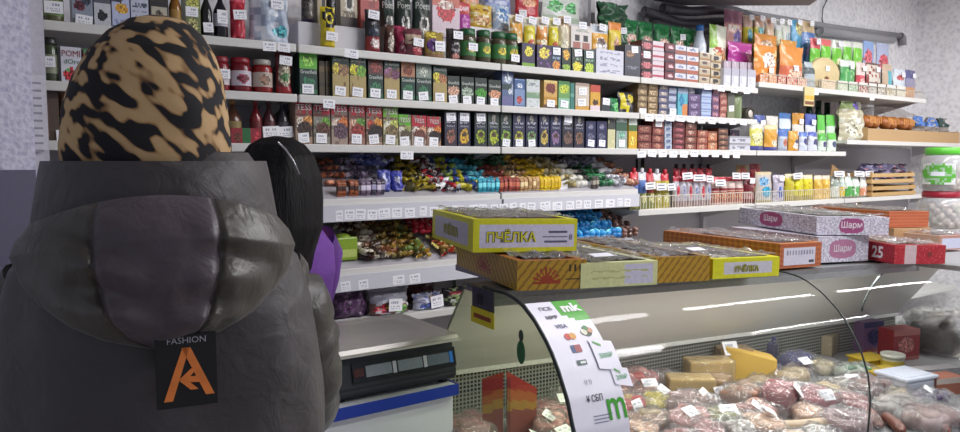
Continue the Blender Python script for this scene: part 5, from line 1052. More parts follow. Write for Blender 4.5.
b10 = display_box('orange checked sweet box behind the red one, raised on a plain box', (888, 227.5), -12, .25, .40, .068, .081, 'b0683a', chk('b8643a', '94482c'), chk('c0703a', '9a5030'), inner='8a7a70')
b11 = display_box('sweet box with a pale blue label at the right edge behind the red one', (939, 250.5), -8, .22, .30, .06, 0, 'b89a94', lambda u, v: 'b8bcd0' if .08 < u < .7 and .1 < v < .8 else 'a87a6a', chk('b89a80', 'a88470'), inner='8a7a78')
fill_box(b3, .232, .44, .028, 16, [('6a6660', 'a8a49c'), ('4a4644', '8a8680')], 'twist', 'grey wrapped candy inside the pale yellow white box')
fill_box(b4, .175, .50, .03, 20, [('8a8a98', 'c8c8d4'), ('5a4a44', 'b0b0bc'), ('3a3444', 'a0a0b0')], 'twist', 'silver wrapped candy inside the brown cellophane covered box', 1.7)
fill_box(b1, .185, .46, .03, 14, [('8a4a34', 'c8b0a4'), ('a86a54', 'd0c8c4')], 'bar', 'rosy brown candy bar inside the brown striped box', 1.7)
fill_box(b2, .288, .385, .035, 24, [('8a7a5a', 'b8a888'), ('6a5a44', 'a09070')], 'bar', 'tan candy bar inside the bright yellow box', 1.8)
fill_box(b5, .245, .36, .022, 12, [('8a8478', 'b0aca0')], 'bar', 'grey candy bar inside the yellow box at the middle of the case', 1.5)
fill_box(b6, .205, .50, .03, 16, [('a8a0a4', 'c0bcc4'), ('b09a94', 'cac4c8')], 'bar', 'pale candy bar inside the orange checked box', 1.7)
fill_box(b8, .28, .48, .02, 30, [('7a7a74', '9a9a90')], 'bar', 'olive grey candy bar inside the upper floral box', 1.7)
# small paper slips stuck on the boxes
for o, x, y, z, w, look in ((b3, .07, -.0005, .062, .06, 'white paper slip lying on the pale yellow box edge'), (b4, .14, -.0005, .066, .045, 'white paper slip lying on the brown cellophane box edge')):
    mb = MB(); mb.box(-w/2, w/2, -.002, .03, 0, .0012, M('e0dfe8', .5)); q = mb.build('paper_slip'); q.location = o.location+Vector((0, 0, .022))+Matrix.Rotation(o.rotation_euler.z, 3, 'Z') @ Vector((x, .0, z)); q.rotation_euler = (.12, 0, o.rotation_euler.z); q.location.z -= .008; tag(q, look, 'paper')
# plastic jars of sweets
def sweet_jar(px, y_bot, y_top, dz, lidc, labc, look, wpx, pos=None):
    p = pos or top_px(px, y_bot, dz); dist = (p-CAM).dot(vf); h = (y_bot-y_top)*dist/FPX; r = wpx*.5*dist/FPX*.93
    mb = MB(); mb.lathe([(r*.8, 0), (r*.95, h*.06), (r, h*.2), (r, h*.6), (r*.9, h*.76), (r*.74, h*.84)], JAR(), 28)
    o = mb.build('plastic_jar'); o.location = p
    m2 = MB(); m2.lathe([(r*.76, h*.83), (r*.8, h*.85), (r*.8, h*.97), (r*.74, h), (0, h)], M(lidc, .35), 28); m2.build('lid', o)
    if labc:
        rr = r*1.008; m3 = MB(); a0 = math.atan2(-p.y, -p.x)-.2
        m3.grid(lambda u, v: (rr*math.cos(a0-.75+1.5*u), rr*math.sin(a0-.75+1.5*u), h*(.16+.48*v)), 16, 10, None, True, lambda u, v: M(('dfe2ec' if (.3 < u < .7 and .35 < v < .62) else ('9ab89a' if noise.noise(Vector((u*7, v*7, 1))) > .12 else labc)) if ((u-.5)/.5)**2+((v-.5)/.5)**2 < 1 else 'd0d2d4', .4)); m3.build('label', o)
    for L in range(5 if dz < .1 else 4):
        for k in range(9):
            a = 2*math.pi*k/9+L*.4; c = [('b8aca0', '8a7a70'), ('9a8a80', 'c0b4a8'), ('a09488', '7a8a6a')][(k+L) % 3]
            q = bpy.data.objects.new('jar_candy', candy_mesh('round', *c)); COL.objects.link(q); q.scale = (1.5,)*3
            q.location = p+Vector((r*.68*math.cos(a), r*.68*math.sin(a), h*.1+L*h*.125)); q.rotation_euler = (R.random()*3, R.random()*3, 0)
            lb = 'cream candy inside the plastic jar with the '+('red' if dz < .1 else 'green')+' lid'; tag(q, lb, 'candy', lb)
    tag(o, look, 'jar'); return p, h
pj, hj = sweet_jar(940, 228, 191, 0, '9a1f34', None, 'clear plastic sweet jar with a dark red lid at the right edge', 46)
sweet_jar(939, 191.2, 148, hj+.0005, '5ab83a', '5aa83c', 'clear plastic sweet jar with a bright green lid, standing on the red lidded one', 44, pj+Vector((0, 0, hj+.0005)))
# ------------------------------------------------------------------ food inside the case
def fprod(px, py, look, cat, mk, rz=0, dz=0.0, group=None):
    p = deck_px(px, py, dz); o = mk(); o.location = p; o.rotation_euler = (0, 0, math.radians(rz)); tag(o, look, cat, group); return o
def film_over(o, rx, ry, rz, seed=0, z=0):
    mb = MB(); mb.blob(rx, ry, rz, FILM(), Matrix.Translation((0, 0, rz*.92+z)), nu=18, nv=10, e=.75, lump=.28, seed=seed); return mb.build('film_wrap', o)
def wsticker(o, x, y, z, w=.05, h=.035, rz=.3, rx=-.5):
    q = bpy.data.objects.new('price_sticker', tag_mesh(R.randrange(5))); COL.objects.link(q); q.parent = o; q.location = (x, y, z); q.rotation_euler = (rx, 0, rz); q.scale = (w, .03, h)
def pack(w, d, h, c, c2, lump=.35, st=None, seed=1, film=True):
    def mk():
        mb = MB(); r = random.Random(seed); m1 = M(c, .35, var=.4, scale=38)
        mb.blob(w/2, d/2, h*.42, m1, Matrix.Translation((0, 0, h*.42)), nu=22, nv=10, e=.5, lump=lump*.8, seed=seed)
        for k in range(6):
            a = r.random()*3.1; mb.blob(w*r.uniform(.16, .26), d*r.uniform(.12, .2), h*.2, M(c2, .35, var=.35, scale=50) if c2 and k % 2 else m1, Matrix.Translation((r.uniform(-.28, .28)*w, r.uniform(-.28, .28)*d, h*.78)) @ Matrix.Rotation(a, 4, 'Z'), nu=10, nv=6, e=.7, lump=.4, seed=k+seed)
        o = mb.build('meat_pack')
        if film:
            m2 = MB(); sd = seed*3.1
            def fp(u, v):
                x = (u-.5)*2; y = (v-.5)*2; q = max(0, 1-max(abs(x), abs(y))**3)
                n1 = noise.noise(Vector((u*5+sd, v*5, 1))); n2 = abs(noise.noise(Vector((u*9, v*9+sd, 5))))
                return Vector((x*w*.62*(1-.06*n1), y*d*.62*(1+.06*n1), .004+h*(.98*q**.45)+(.010*n2+.006*n1)))
            m2.grid(fp, 22, 22, FILM()); m2.build('film_wrap', o)
        if st: wsticker(o, *st)
        return o
    return mk
def cheese(w, d, h, c='d3a95a', st=None, wedge=0):
    def mk():
        mb = MB(); n0 = 0; mb.rbox(-w/2, w/2, -d/2, d/2, 0, h, M(c, .4, var=.06), .008)
        if wedge:
            for i, v in enumerate(mb.v): mb.v[i] = (v[0], v[1], v[2]*(1-wedge*(v[0]/w+.5)))
        o = mb.build('cheese_block'); m2 = MB(); m2.rbox(-w/2-.002, w/2+.002, -d/2-.002, d/2+.002, -.0005, h+.003, FILM(), .008)
        if not wedge: m2.build('film_wrap', o)
        if st: wsticker(o, *st)
        return o
    return mk
def saus(L, r, c, bend=.3, n=1, name='sausage'):
    def mk():
        mb = MB(); k = 14; pts = []; rad = []
        for i in range(k+1):
            t = i/k-.5; pts.append((t*L, bend*L*(t*t-.25), r)); e = abs(t)*2; rad.append(r*(1-max(0, e-.82)/.18*.75))
        mb.tube(pts, rad, M(c, .35, var=.25, scale=40, bump=.2, bscale=60), 12)
        return mb.build(name)
    return mk
def tub(w, d, h, c, lidc, labc=None, rnd=False):
    def mk():
        mb = MB(); B = M(c, .3, var=.03)
        if rnd: mb.lathe([(w*.42, 0), (w*.47, h*.8), (w*.46, h*.82)], B, 28); o = mb.build('food_tub'); m2 = MB(); m2.lathe([(w*.5, h*.78), (w*.51, h*.97), (w*.46, h), (w*.40, h*.96), (0, h*.96)], M(lidc, .3), 28)
        else: mb.rbox(-w/2, w/2, -d/2, d/2, 0, h*.85, B, .012); o = mb.build('food_tub'); m2 = MB(); m2.rbox(-w/2-.005, w/2+.005, -d/2-.005, d/2+.005, h*.82, h, M(lidc, .3), .008); m2.rbox(-w/2+.012, w/2-.012, -d/2+.012, d/2-.012, h*.99, h*1.02, M(lidc, .35), .004)
        m2.build('lid', o)
        if labc:
            m3 = MB()
            if rnd: m3.grid(lambda u, v: (w*.475*math.cos(u*6.283), w*.475*math.sin(u*6.283), h*(.2+.45*v)), 28, 4, M(labc, .4), True)
            else: m3.box(-w*.4, w*.4, -d/2-.001, -d/2, h*.15, h*.65, M(labc, .4))
            m3.build('label', o)
        return o
    return mk
F = fprod
# acrylic price stand, orange and red
def sign():
    mb = MB(); W = .088; H = .185
    def colr(u, v): return M('ac3a2c', .35) if v > .78 else (M('b8622e', .35) if v > .62 else (M('b88a3a', .35) if v > .48 else M('9c5650', .35, var=.12)))
    mb.grid(lambda u, v: (-.012-.05*u, .03*u, H*v-.02*u*v), 6, 20, None, False, lambda u, v: colr(1-u, v+.1*u))
    mb.grid(lambda u, v: (W*u, -.012*u, H*v*(1-.30*u)), 12, 20, None, False, lambda u, v: colr(u, v*.9+.12 - .12*u))
    mb.grid(lambda u, v: (W*u, -.012*u+.003, H*v*(1-.30*u)), 2, 2, M('8a3a34', .4), False)
    return mb
def mk_sign():
    o = sign().build('price_sign'); m2 = MB(); m2.box(-.007, .007, -.006, .006, 0, .165, clear('acrylic', 'eceff0', 1.0)); m2.rbox(-.05, .10, -.03, .04, -.001, .004, clear('acrylic', 'eceff0', 1.0), .002); m2.build('acrylic_stand', o); return o
F(507, 437, 'orange and red folded price sign in a clear acrylic stand', 'sign', mk_sign, -8)
F(548, 418, 'film wrapped pink meat pack nearest the orange sign', 'meat', pack(.17, .13, .05, 'a8505c', 'c08a8a', seed=2))
F(468, 432, 'film wrapped rosy meat pack at the left end of the case', 'meat', pack(.13, .13, .05, 'b07078', None, seed=4))
F(556, 392, 'crumpled clear film pack of pale meat behind the poster', 'meat', pack(.14, .11, .06, 'a89a96', 'b8a8a4', seed=5))
F(626, 392, 'large vacuum pack of pink bacon at the back beside the poster', 'meat', pack(.20, .15, .085, 'a85c58', 'c0908a', seed=6))
F(625, 415, 'red sausage pack with a yellow label', 'sausage pack', pack(.15, .10, .06, 'b8383a', 'c8a83a', seed=7, st=(.0, -.05, .045, .05, .035, .2)))
F(655, 412, 'yellow labelled sausage pack left of the pale cheese', 'sausage pack', pack(.12, .09, .06, 'b8a83a', 'd0c020', seed=8, st=(.04, .0, .062, .055, .04, .5, -1.0)))
F(612, 432, 'mustard coloured pack at the bottom edge beside the poster', 'packet', pack(.11, .09, .04, 'a8843a', None, seed=9))
F(665, 388, 'grey film pack leaning before the air grille', 'meat', pack(.12, .10, .06, '8a7a78', 'a09088', seed=10))
F(650, 428, 'film wrapped brown sausage ring at the front', 'sausage', pack(.13, .10, .05, '9a7a64', 'b0986a', seed=11))
F(690, 398, 'pale yellow cheese block, front one of the pair', 'cheese', cheese(.15, .08, .075, 'd2b062', st=(.085, -.04, .035, .045, .035, .6)), -38)
F(708, 385, 'pale yellow cheese block, back one of the pair', 'cheese', cheese(.16, .08, .095, 'd4b266'), -30)
F(748, 378, 'tall golden cheese wedge beside the bread like roll', 'cheese', cheese(.18, .085, .125, 'd8b25a', wedge=.35), -42)
F(733, 376, 'tan cheese piece in film with a white tag', 'cheese', cheese(.12, .07, .11, 'b8945f', st=(-.03, -.04, .115, .06, .05, .2)), -30)
F(718, 392, 'beige cheese piece behind the pair of blocks', 'cheese', cheese(.10, .07, .055, 'b8956a'), 20)
F(745, 405, 'film wrapped brown smoked meat in the middle', 'meat', pack(.15, .11, .07, '97705c', 'b8967a', seed=12))
F(690, 415, 'film wrapped mauve ham piece', 'meat', pack(.15, .12, .07, '8f7470', 'a88a84', seed=13, st=(.03, -.03, .07, .05, .035, .4, -.9)))
F(716, 425, 'pack of herb green and cream vegetables', 'packet', pack(.14, .11, .05, '7a7a4a', 'a8a070', seed=14, st=(.02, -.03, .05, .055, .04, -.4, -1.0)))
F(755, 420, 'pinkish sliced meat pack with a white tag', 'meat', pack(.14, .10, .05, 'a0645c', 'b88a7c', seed=15, st=(-.02, -.02, .055, .05, .036, .5, -1.0)))
F(758, 392, 'pack of braided smoked cheese', 'cheese', pack(.14, .08, .05, 'b89a70', 'c8b084', seed=16), 20)
F(783, 410, 'red ham with a white tag, left one', 'ham', pack(.13, .11, .095, '8f3a44', 'a85a60', seed=17, lump=.15, st=(.0, -.05, .08, .06, .045, .5, -.7)))
F(812, 413, 'red ham next to the glass joint, right one', 'ham', pack(.13, .11, .085, '8a3440', '9a5058', seed=18, lump=.15, st=(.0, -.045, .07, .05, .035, -.3, -.7)))
F(798, 430, 'long pale sausage lying at the front', 'sausage', saus(.24, .018, 'b8a084', .25), -25)
F(845, 430, 'film wrapped grey pink meat at the glass joint', 'meat', pack(.13, .12, .06, '8a6468', None, seed=19))
for i, (px, py, c, lk, rz) in enumerate(((786, 352, 'c8a058', 'yellow sliced cheese pack, left one at the back', 20), (800, 351, 'd0a860', 'yellow sliced cheese pack, right one at the back', 20), (826, 353, 'c9b48a', 'pale sliced cheese pack near the glass joint', 15))):
    F(px, py, lk, 'cheese', cheese(.11, .07, .085, c), rz)
F(768, 362, 'purple cheese pack standing at the back, left one', 'packet', pack(.07, .06, .11, '39366e', '4a4a88', seed=20))
F(797, 370, 'purple cheese pack lying across the back row', 'packet', pack(.13, .09, .075, '3f3c78', '5a5a94', seed=21))
F(792, 384, 'pale stringy cheese pack', 'cheese', pack(.14, .09, .055, 'b8a078', 'c8b48c', seed=22))
F(822, 372, 'cream cheese sticks pack', 'cheese', pack(.12, .09, .05, 'b8aa8c', 'c8bc9c', seed=23))
F(771, 378, 'dark violet packet beside the braided cheese', 'packet', pack(.07, .06, .05, '46406e', None, seed=24))
# right hand corner of the case
F(855, 377, 'white and green butter packet', 'packet', pack(.14, .08, .05, 'b4bcb0', '5a8a64', seed=25), -25)
F(868, 366, 'flat yellow spread box, back one', 'food tub', tub(.12, .09, .04, 'd0a82c', 'd8b83c'), -15)
F(884, 380, 'flat yellow spread box, front one', 'food tub', tub(.12, .09, .04, 'c8a020', 'd0b030'), -15)
F(892, 371, 'round white and yellow spread tub', 'food tub', tub(.085, .085, .07, 'd8d2b8', 'dcdcd0', 'c8b040', True), 0, .0)
F(905, 392, 'square pale grey spread tub', 'food tub', tub(.15, .12, .07, 'b9bcc8', 'c2c6d4', None), -12)
def bx(w, d, h, c, c2):
    return lambda: carton(w, h, d, c, [('e', .5, .5, .3, .25, c2), ('b', .8, 1, c2), ('b', 0, .1, 'a0605a')]).build('food_box')
F(873, 352, 'pink and dark blue food box standing at the back', 'box', bx(.11, .06, .13, '7a5a80', '3a3a6a'), -15)
F(906, 360, 'red food box standing at the back', 'box', bx(.13, .08, .125, '8f2a30', 'b06a64'), -20)
F(928, 382, 'long red and white film roll box', 'box', lambda: carton(.28, .045, .05, 'c0bcc0', [('b', 0, .45, 'a02f38')]).build('food_box'), -22, .0)
F(868, 400, 'dark brown smoked meat pack', 'meat', pack(.15, .11, .07, '5a3634', '8a6058', seed=26))
F(928, 404, 'dark purple sweet curd pack', 'packet', pack(.14, .09, .045, '3f2f50', '6a5a7a', seed=27, st=(.0, .0, .05, .045, .03, .3, -1.1)))
F(897, 412, 'clear tray of grey sausage slices', 'meat', pack(.17, .10, .05, '7a706c', '9a8c86', seed=28))
F(950, 395, 'terracotta food box at the right edge', 'box', lambda: carton(.12, .06, .07, '9a5a44', [('b', .7, 1, 'c0b0a8')]).build('food_box'), -20)
for i in range(5):
    F(872+i*20, 424+(i % 2)*5, 'brown sausage link with white wrapper band', 'sausage', saus(.13, .017, ['7a4434', '6a3c30', '804a38'][i % 3], .2), 40+i*6, 0, 'brown sausage links at the front right')
F(930, 426, 'film wrapped brown red sausage pack at the bottom right', 'sausage pack', pack(.18, .12, .06, '6f4038', '8a6054', seed=29))
F(945, 350, 'heap of dark frosty frozen food bag at the right', 'packet', pack(.26, .2, .16, '5f5a56', '7a746e', seed=30, lump=.5))
F(925, 338, 'grey frozen food bag behind the red box', 'packet', pack(.2, .15, .14, '6a6a66', '85847e', seed=31, lump=.4))
F(885, 338, 'pale frozen bag at the back behind the dark blue box', 'packet', pack(.16, .12, .12, '9a9c98', 'b0b2ae', seed=32, lump=.4))

FOOD = [o for o in COL.objects if o.parent is None and o.get('category') in ('meat', 'sausage pack', 'packet', 'cheese', 'ham', 'sausage', 'food tub', 'box', 'sign') and abs(o.location.z-.74) < .12 and o.location.y < 2.0]
PALS = [('pale pink', 'c08a86', 'd0a8a2'), ('brick brown', '8f5a48', 'b08470'), ('rosy', 'b06868', 'c89490'), ('mauve', '8f7278', 'b09aa0'), ('sandy', 'c0a470', 'd2bc8c'), ('dark red', '7f3438', 'a05c58'), ('greyish', '98908a', 'b8b0aa'), ('peach', 'c49878', 'd8b498')]
r_ = random.Random(5); nrow = ['front', 'second', 'middle', 'fourth', 'back']
for k, v in enumerate((-.26, -.14, -.02, .10, .22)):
    u = .06+.03*k
    while u < (1.70 if k > 0 else 1.35):
        p = case_pt(u, v+r_.uniform(-.015, .015), .742); u += .105
        if v < -.2 and u < .3: continue
        dmin = min([math.hypot(p.x-q.location.x, p.y-q.location.y)-(.045 if q['category'] in ('cheese', 'food tub', 'sign') else 0) for q in FOOD] or [1])
        if dmin < .062: continue
        nm, c1, c2 = PALS[r_.randrange(len(PALS))]; w = r_.uniform(.10, .14)
        o = pack(w, w*r_.uniform(.65, .85), r_.uniform(.04, .06), c1, c2, seed=r_.randrange(400), st=(r_.uniform(-.02, .02), r_.uniform(-.03, 0), .062, .05, .036, r_.uniform(-.6, .6), -1.1) if r_.random() < .4 else None)()
        o.location = p; o.rotation_euler = (0, 0, r_.uniform(-1, 1)); FOOD.append(o); reg(o, f'film wrapped {nm} meat', f'in the case {nrow[k]} row', 'meat', u)
# ------------------------------------------------------------------ scale on its cabinet
mb = MB(); mb.rbox(.30, 1.032, 1.60, 1.96, 0, .873, M('eef0f8', .4, var=.02), .004); cab = mb.build('counter_cabinet'); tag(cab, 'white counter cabinet with blue edge carrying the weighing scale', 'cabinet')
mb = MB(); mb.rbox(.29, 1.034, 1.585, 1.97, .873, .903, M('dcdfe8', .3, var=.02), .003); mb.build('worktop', cab)
mb = MB(); mb.rbox(.288, 1.038, 1.580, 1.586, .875, .905, M('1f3fb0', .35, var=.03), .002); mb.rbox(1.033, 1.038, 1.58, 1.97, .875, .905, M('1f3fb0', .35), .002); mb.build('edge_trim', cab)
sc_ = empty('weighing_scale', (.868, 1.605, .9035), math.radians(-1)); tag(sc_, 'black shop weighing scale with a flat steel platter', 'scale')
HB = M('2a2c35', .4, var=.08); mb = MB()
w = .178
vs = [(-w, .0, .012), (w, .0, .012), (w, .31, .012), (-w, .31, .012), (-w, -.002, .03), (w, -.002, .03), (w, .31, .03), (-w, .31, .03), (-w+.003, .018, .113), (w-.003, .018, .113), (w-.003, .305, .113), (-w+.003, .305, .113)]
fs = [(3, 2, 1, 0), (8, 9, 10, 11)]
for a in (0, 4):
    for k in range(4): fs.append((a+k, a+(k+1) % 4, a+4+(k+1) % 4, a+4+k))
bm = bmesh.new(); bv = [bm.verts.new(v) for v in vs]
for f in fs: bm.faces.new([bv[i] for i in f])
bmesh.ops.bevel(bm, geom=bm.edges[:], offset=.006, segments=2, affect='EDGES'); bm.verts.index_update()
mb.add([v.co[:] for v in bm.verts], [[v.index for v in f.verts] for f in bm.faces], HB); bm.free(); mb.build('housing', sc_)
mb = MB(); PM = M('d6d2cc', .36, .65, var=.05, scale=12)
def plat(u, v):
    x = (u-.5)*.365; y = -.012+.33*v; e = min(u, 1-u, v*.9, (1-v)*.9)
    z = .134-(.010 if e < .02 else 0)-.003*max(0, min(1, (min(u, 1-u)-.1)/.04, (min(v, 1-v)-.12)/.04)); return (x, y, z)
mb.grid(plat, 48, 44, PM, False); mb.box(-.1825, .1825, -.012, .318, .116, .123, PM); mb.box(-.12, .12, .05, .26, .105, .118, HB); mb.build('platter', sc_)
mb = MB(); pw = lambda u, v, off=0: (-.125+.30*u, -.0005+.0125*v-off, .048+.048*v-off*.25)
mb.grid(lambda u, v: pw(u, v, .002), 4, 2, M('15161c', .25), False); dp = mb.build('display_panel', sc_)
for i, (a, b, c) in enumerate(((.12, .36, '8a949c'), (.42, .66, '8a949c'), (.71, .93, '66727e'))):
    m2 = MB(); m2.grid(lambda u, v: pw(a+(b-a)*u, .22+.56*v, .003), 3, 2, M(c, .3), False)
    m2.build('readout', dp)
m2 = MB(); 
for a, c in ((.37, 'c8ccd4'), (.67, 'c8ccd4'), (.935, '2a7ad8')):
    m2 = MB(); m2.grid(lambda u, v: pw(a+.035*u, .2+.6*v, .0032), 1, 1, M(c, .3), False); m2.build('printed_mark', dp)
m2 = MB()
m2.grid(lambda u, v: pw(.01+.09*u, .3+.4*v, .0032), 1, 1, M('4a1c1c', .3), False); m2.build('printed_mark', dp)
for x in (-.15, .15):
    for y in (.03, .28):
        mb = MB(); mb.lathe([(.014, 0), (.014, .013)], M('17171a', .6), 12, Matrix.Translation((x, y, 0))); mb.build('foot', sc_)
mb = MB(); mb.tube([(.74, 1.66, .918), (.70, 1.64, .909), (.685, 1.67, .908), (.70, 1.72, .908), (.74, 1.75, .909)], .004, M('1c1c1f', .5), 6); tag(mb.build('cable'), 'thin black cable looping beside the weighing scale', 'cable')
mb = MB(); mb.box(-.05, .05, -.035, .035, 0, .003, M('b9bccb', .5)); o = mb.build('paper_slip'); o.location = (.66, 1.65, .9035); o.rotation_euler = (0, 0, .3); tag(o, 'pale paper slip on the counter left of the scale', 'paper')
# ------------------------------------------------------------------ people
def skin_body(name, verts, edges, mat, parent=None, levels=2):
    me = bpy.data.meshes.new(name); me.from_pydata([v[0] for v in verts], edges, []); me.materials.append(mat)
    o = bpy.data.objects.new(name, me); COL.objects.link(o)
    if parent: o.parent = parent
    me.skin_vertices.new() if hasattr(me.skin_vertices, 'new') and not me.skin_vertices else None
    md = o.modifiers.new('skin', 'SKIN'); md.use_smooth_shade = True
    sv = me.skin_vertices[0].data
    for i, v in enumerate(verts):
        r = v[1]; sv[i].radius = r if isinstance(r, tuple) else (r, r)
        sv[i].use_root = (i == 0)
    s = o.modifiers.new('smooth', 'SUBSURF'); s.levels = levels; s.render_levels = levels
    return o
def human(H, arms, headturn=0.0):
    """joints for one body; arms = ((elbow, wrist, hand direction) right, left)"""
    k = H/1.68; V = []; E = []
    def add(p, r, a=None):
        V.append((tuple(c*k for c in p), tuple(c*k for c in r) if isinstance(r, tuple) else r*k))
        if a is not None: E.append((a, len(V)-1))
        return len(V)-1
    pel = add((0, .02, .93), (.155, .10)); w = add((0, .02, 1.08), (.125, .09), pel); ch = add((0, .015, 1.24), (.15, .105), w)
    up = add((0, .01, 1.35), (.13, .09), ch); nk = add((0, .015, 1.44), .055, up); hb = add((0, .03, 1.51), (.068, .075), nk)
    hm = add((0, .035, 1.58), (.078, .095), hb); ht = add((0, .03, 1.645), (.062, .075), hm)
    no = add((0, .135, 1.555), .012, hm)
    for s, (el, wr, hd) in zip((1, -1), arms):
        sh = add((s*.15, .02, 1.35), .045, up); e = add(el, .034, sh); wv = add(wr, .028, e)
        d = Vector(hd).normalized(); pm = Vector(wr)+d*.05; p = add(tuple(pm), (.036, .018), wv)
        side = d.cross(Vector((0, 0, 1))).normalized()
        for f, (off, L) in enumerate(((-.028, .065), (-.009, .075), (.010, .07), (.028, .055))):
            a = pm+side*off+d*.03; a1 = add(tuple(a), .0095, p); a2 = add(tuple(a+d*L*.55+Vector((0, 0, -.006))), .0085, a1); add(tuple(a+d*L*.9+Vector((0, 0, -.025))), .0075, a2)
        t = pm-d*.015+side*(-.035*s); t1 = add(tuple(t), .0105, p); add(tuple(t+d*.035+side*(-.022*s)), .009, t1)
        th = add((s*.085, .02, .86), .085, pel); kn = add((s*.09, .03, .48), .058, th); an = add((s*.09, .0, .09), .038, kn); add((s*.095, .10, .045), .036, an)
    return V, E
def loft(rings, n, mat, fn=None, cap=True, sub=6):
    """rings: (cx, cy, z, half width, half depth)"""
    rr = []
    for a, b in zip(rings[:-1], rings[1:]):
        for k in range(sub):
            t = k/sub; t2 = t*t*(3-2*t)*.5+t*.5; rr.append([a[i]+(b[i]-a[i])*t2 for i in range(5)])
    rr.append(list(rings[-1])); mb = MB(); vs = []; fs = []
    for j, (cx, cy, z, hw, hd) in enumerate(rr):
        for i in range(n):
            a = 2*math.pi*i/n; c, s = math.cos(a), math.sin(a)
            p = Vector((cx+hw*math.copysign(abs(c)**.85, c), cy+hd*math.copysign(abs(s)**.85, s), z))
            if fn: p = fn(p, Vector((c, s, 0)), j/len(rr))
            vs.append(tuple(p))
    for j in range(len(rr)-1):
        for i in range(n): fs.append((j*n+i, j*n+(i+1) % n, (j+1)*n+(i+1) % n, (j+1)*n+i))
    if cap: fs.append(tuple(reversed(range(n)))); fs.append(tuple((len(rr)-1)*n+i for i in range(n)))
    mb.add(vs, fs, mat, True); return mb
SKIN = M('b98a72', .5, var=.06)
def face_parts(root, k, y=.118, z=1.575):
    for s in (-1, 1):
        mb = MB(); mb.blob(.012*k, .006*k, .006*k, M('e6e2de', .2), Matrix.Translation((s*.03*k, y*k, z*k))); mb.blob(.005*k, .004*k, .005*k, M('3a2a20', .2), Matrix.Translation((s*.03*k, (y+.005)*k, z*k))); mb.build('eye', root)
    mb = MB(); mb.blob(.022*k, .006*k, .007*k, M('9a5a54', .4), Matrix.Translation((0, (y-.006)*k, 1.512*k))); mb.build('mouth', root)
def wrinkle(amp, sc, st=(1, 1, 1)):
    return lambda p, d, t: p+d*amp*(noise.noise(Vector((p.x*sc*st[0], p.y*sc*st[1], p.z*sc*st[2])))+.5*noise.noise(Vector((p.x*sc*2.3*st[0], p.y*sc*2.3, p.z*sc*2.3*st[2]+9))))
# ---- customer in the puffer jacket, seen from behind
ang1 = -math.atan2(.21, 1.074)
V_, E_ = human(1.66, (((.235, .12, 1.10), (.13, .36, 1.06), (-.2, 1, -.1)), ((-.235, .12, 1.10), (-.13, .36, 1.06), (.2, 1, -.1))))
woman = skin_body('person', V_, E_, SKIN); woman.location = (.21, 1.074, 0); woman.rotation_euler = (0, 0, ang1)
tag(woman, 'person seen from behind in a grey puffer jacket and a leopard print head covering', 'person')
face_parts(woman, 1.66/1.68)
def jacket_mat(nt, b, col='2e2a2b', sheen='423d40'):
    tc = nt.nodes.new('ShaderNodeTexCoord'); n = nt.nodes.new('ShaderNodeTexNoise'); n.inputs['Scale'].default_value = 9; n.inputs['Detail'].default_value = 5
    nt.links.new(tc.outputs['Object'], n.inputs['Vector'])
    mx = nt.nodes.new('ShaderNodeMix'); mx.data_type = 'RGBA'; mx.inputs['A'].default_value = lin(col); mx.inputs['B'].default_value = lin(sheen)
    nt.links.new(n.outputs['Fac'], mx.inputs['Factor']); nt.links.new(mx.outputs['Result'], b.inputs['Base Color'])
    n2 = nt.nodes.new('ShaderNodeTexNoise'); n2.inputs['Scale'].default_value = 26; n2.inputs['Detail'].default_value = 4; n2.inputs['Distortion'].default_value = .6
    nt.links.new(tc.outputs['Object'], n2.inputs['Vector'])
    bp = nt.nodes.new('ShaderNodeBump'); bp.inputs['Strength'].default_value = .35; bp.inputs['Distance'].default_value = .012
    nt.links.new(n2.outputs['Fac'], bp.inputs['Height']); nt.links.new(bp.outputs[0], b.inputs['Normal'])
    if 'Sheen Weight' in b.inputs: b.inputs['Sheen Weight'].default_value = .15
JK = nodes_mat('puffer_fabric', jacket_mat, .55)
JK2 = nodes_mat('puffer_fabric_sleeve', lambda nt, b: jacket_mat(nt, b, '231f1c', '3b362f'), .45)
HOODM = nodes_mat('puffer_fabric_hood', lambda nt, b: jacket_mat(nt, b, '3a3037', '544851'), .44)
def tors(p, d, t):
    g = 0
    for zs in (.92, 1.07): g += math.exp(-((p.z-zs)/.012)**2)
    side = math.exp(-((abs(p.x)-.165)/.012)**2)*.5
    return p+d*(.010*noise.noise(Vector((p.x*7, p.y*7, p.z*6)))+.005*noise.noise(Vector((p.x*16, p.y*16, p.z*13)))-.010*g-.006*side)
TR = [(0, .01, .74, .215, .15), (0, .01, .80, .225, .16), (0, .01, .95, .226, .16), (0, .01, 1.10, .222, .162), (0, .01, 1.22, .214, .158), (0, .012, 1.30, .205, .15), (0, .015, 1.36, .185, .135), (0, .02, 1.40, .155, .12), (0, .025, 1.44, .13, .115), (0, .03, 1.455, .12, .11)]
jk = loft(TR, 72, JK, tors).build('jacket', woman)
CR_ = [(0, .02, 1.40, .152, .125), (0, .02, 1.43, .152, .130), (0, .018, 1.465, .146, .128), (0, .02, 1.495, .132, .120), (0, .025, 1.512, .120, .112), (0, .03, 1.508, .108, .10), (0, .03, 1.47, .10, .095)]
loft(CR_, 60, JK, wrinkle(.006, 9), cap=False).build('collar', jk)
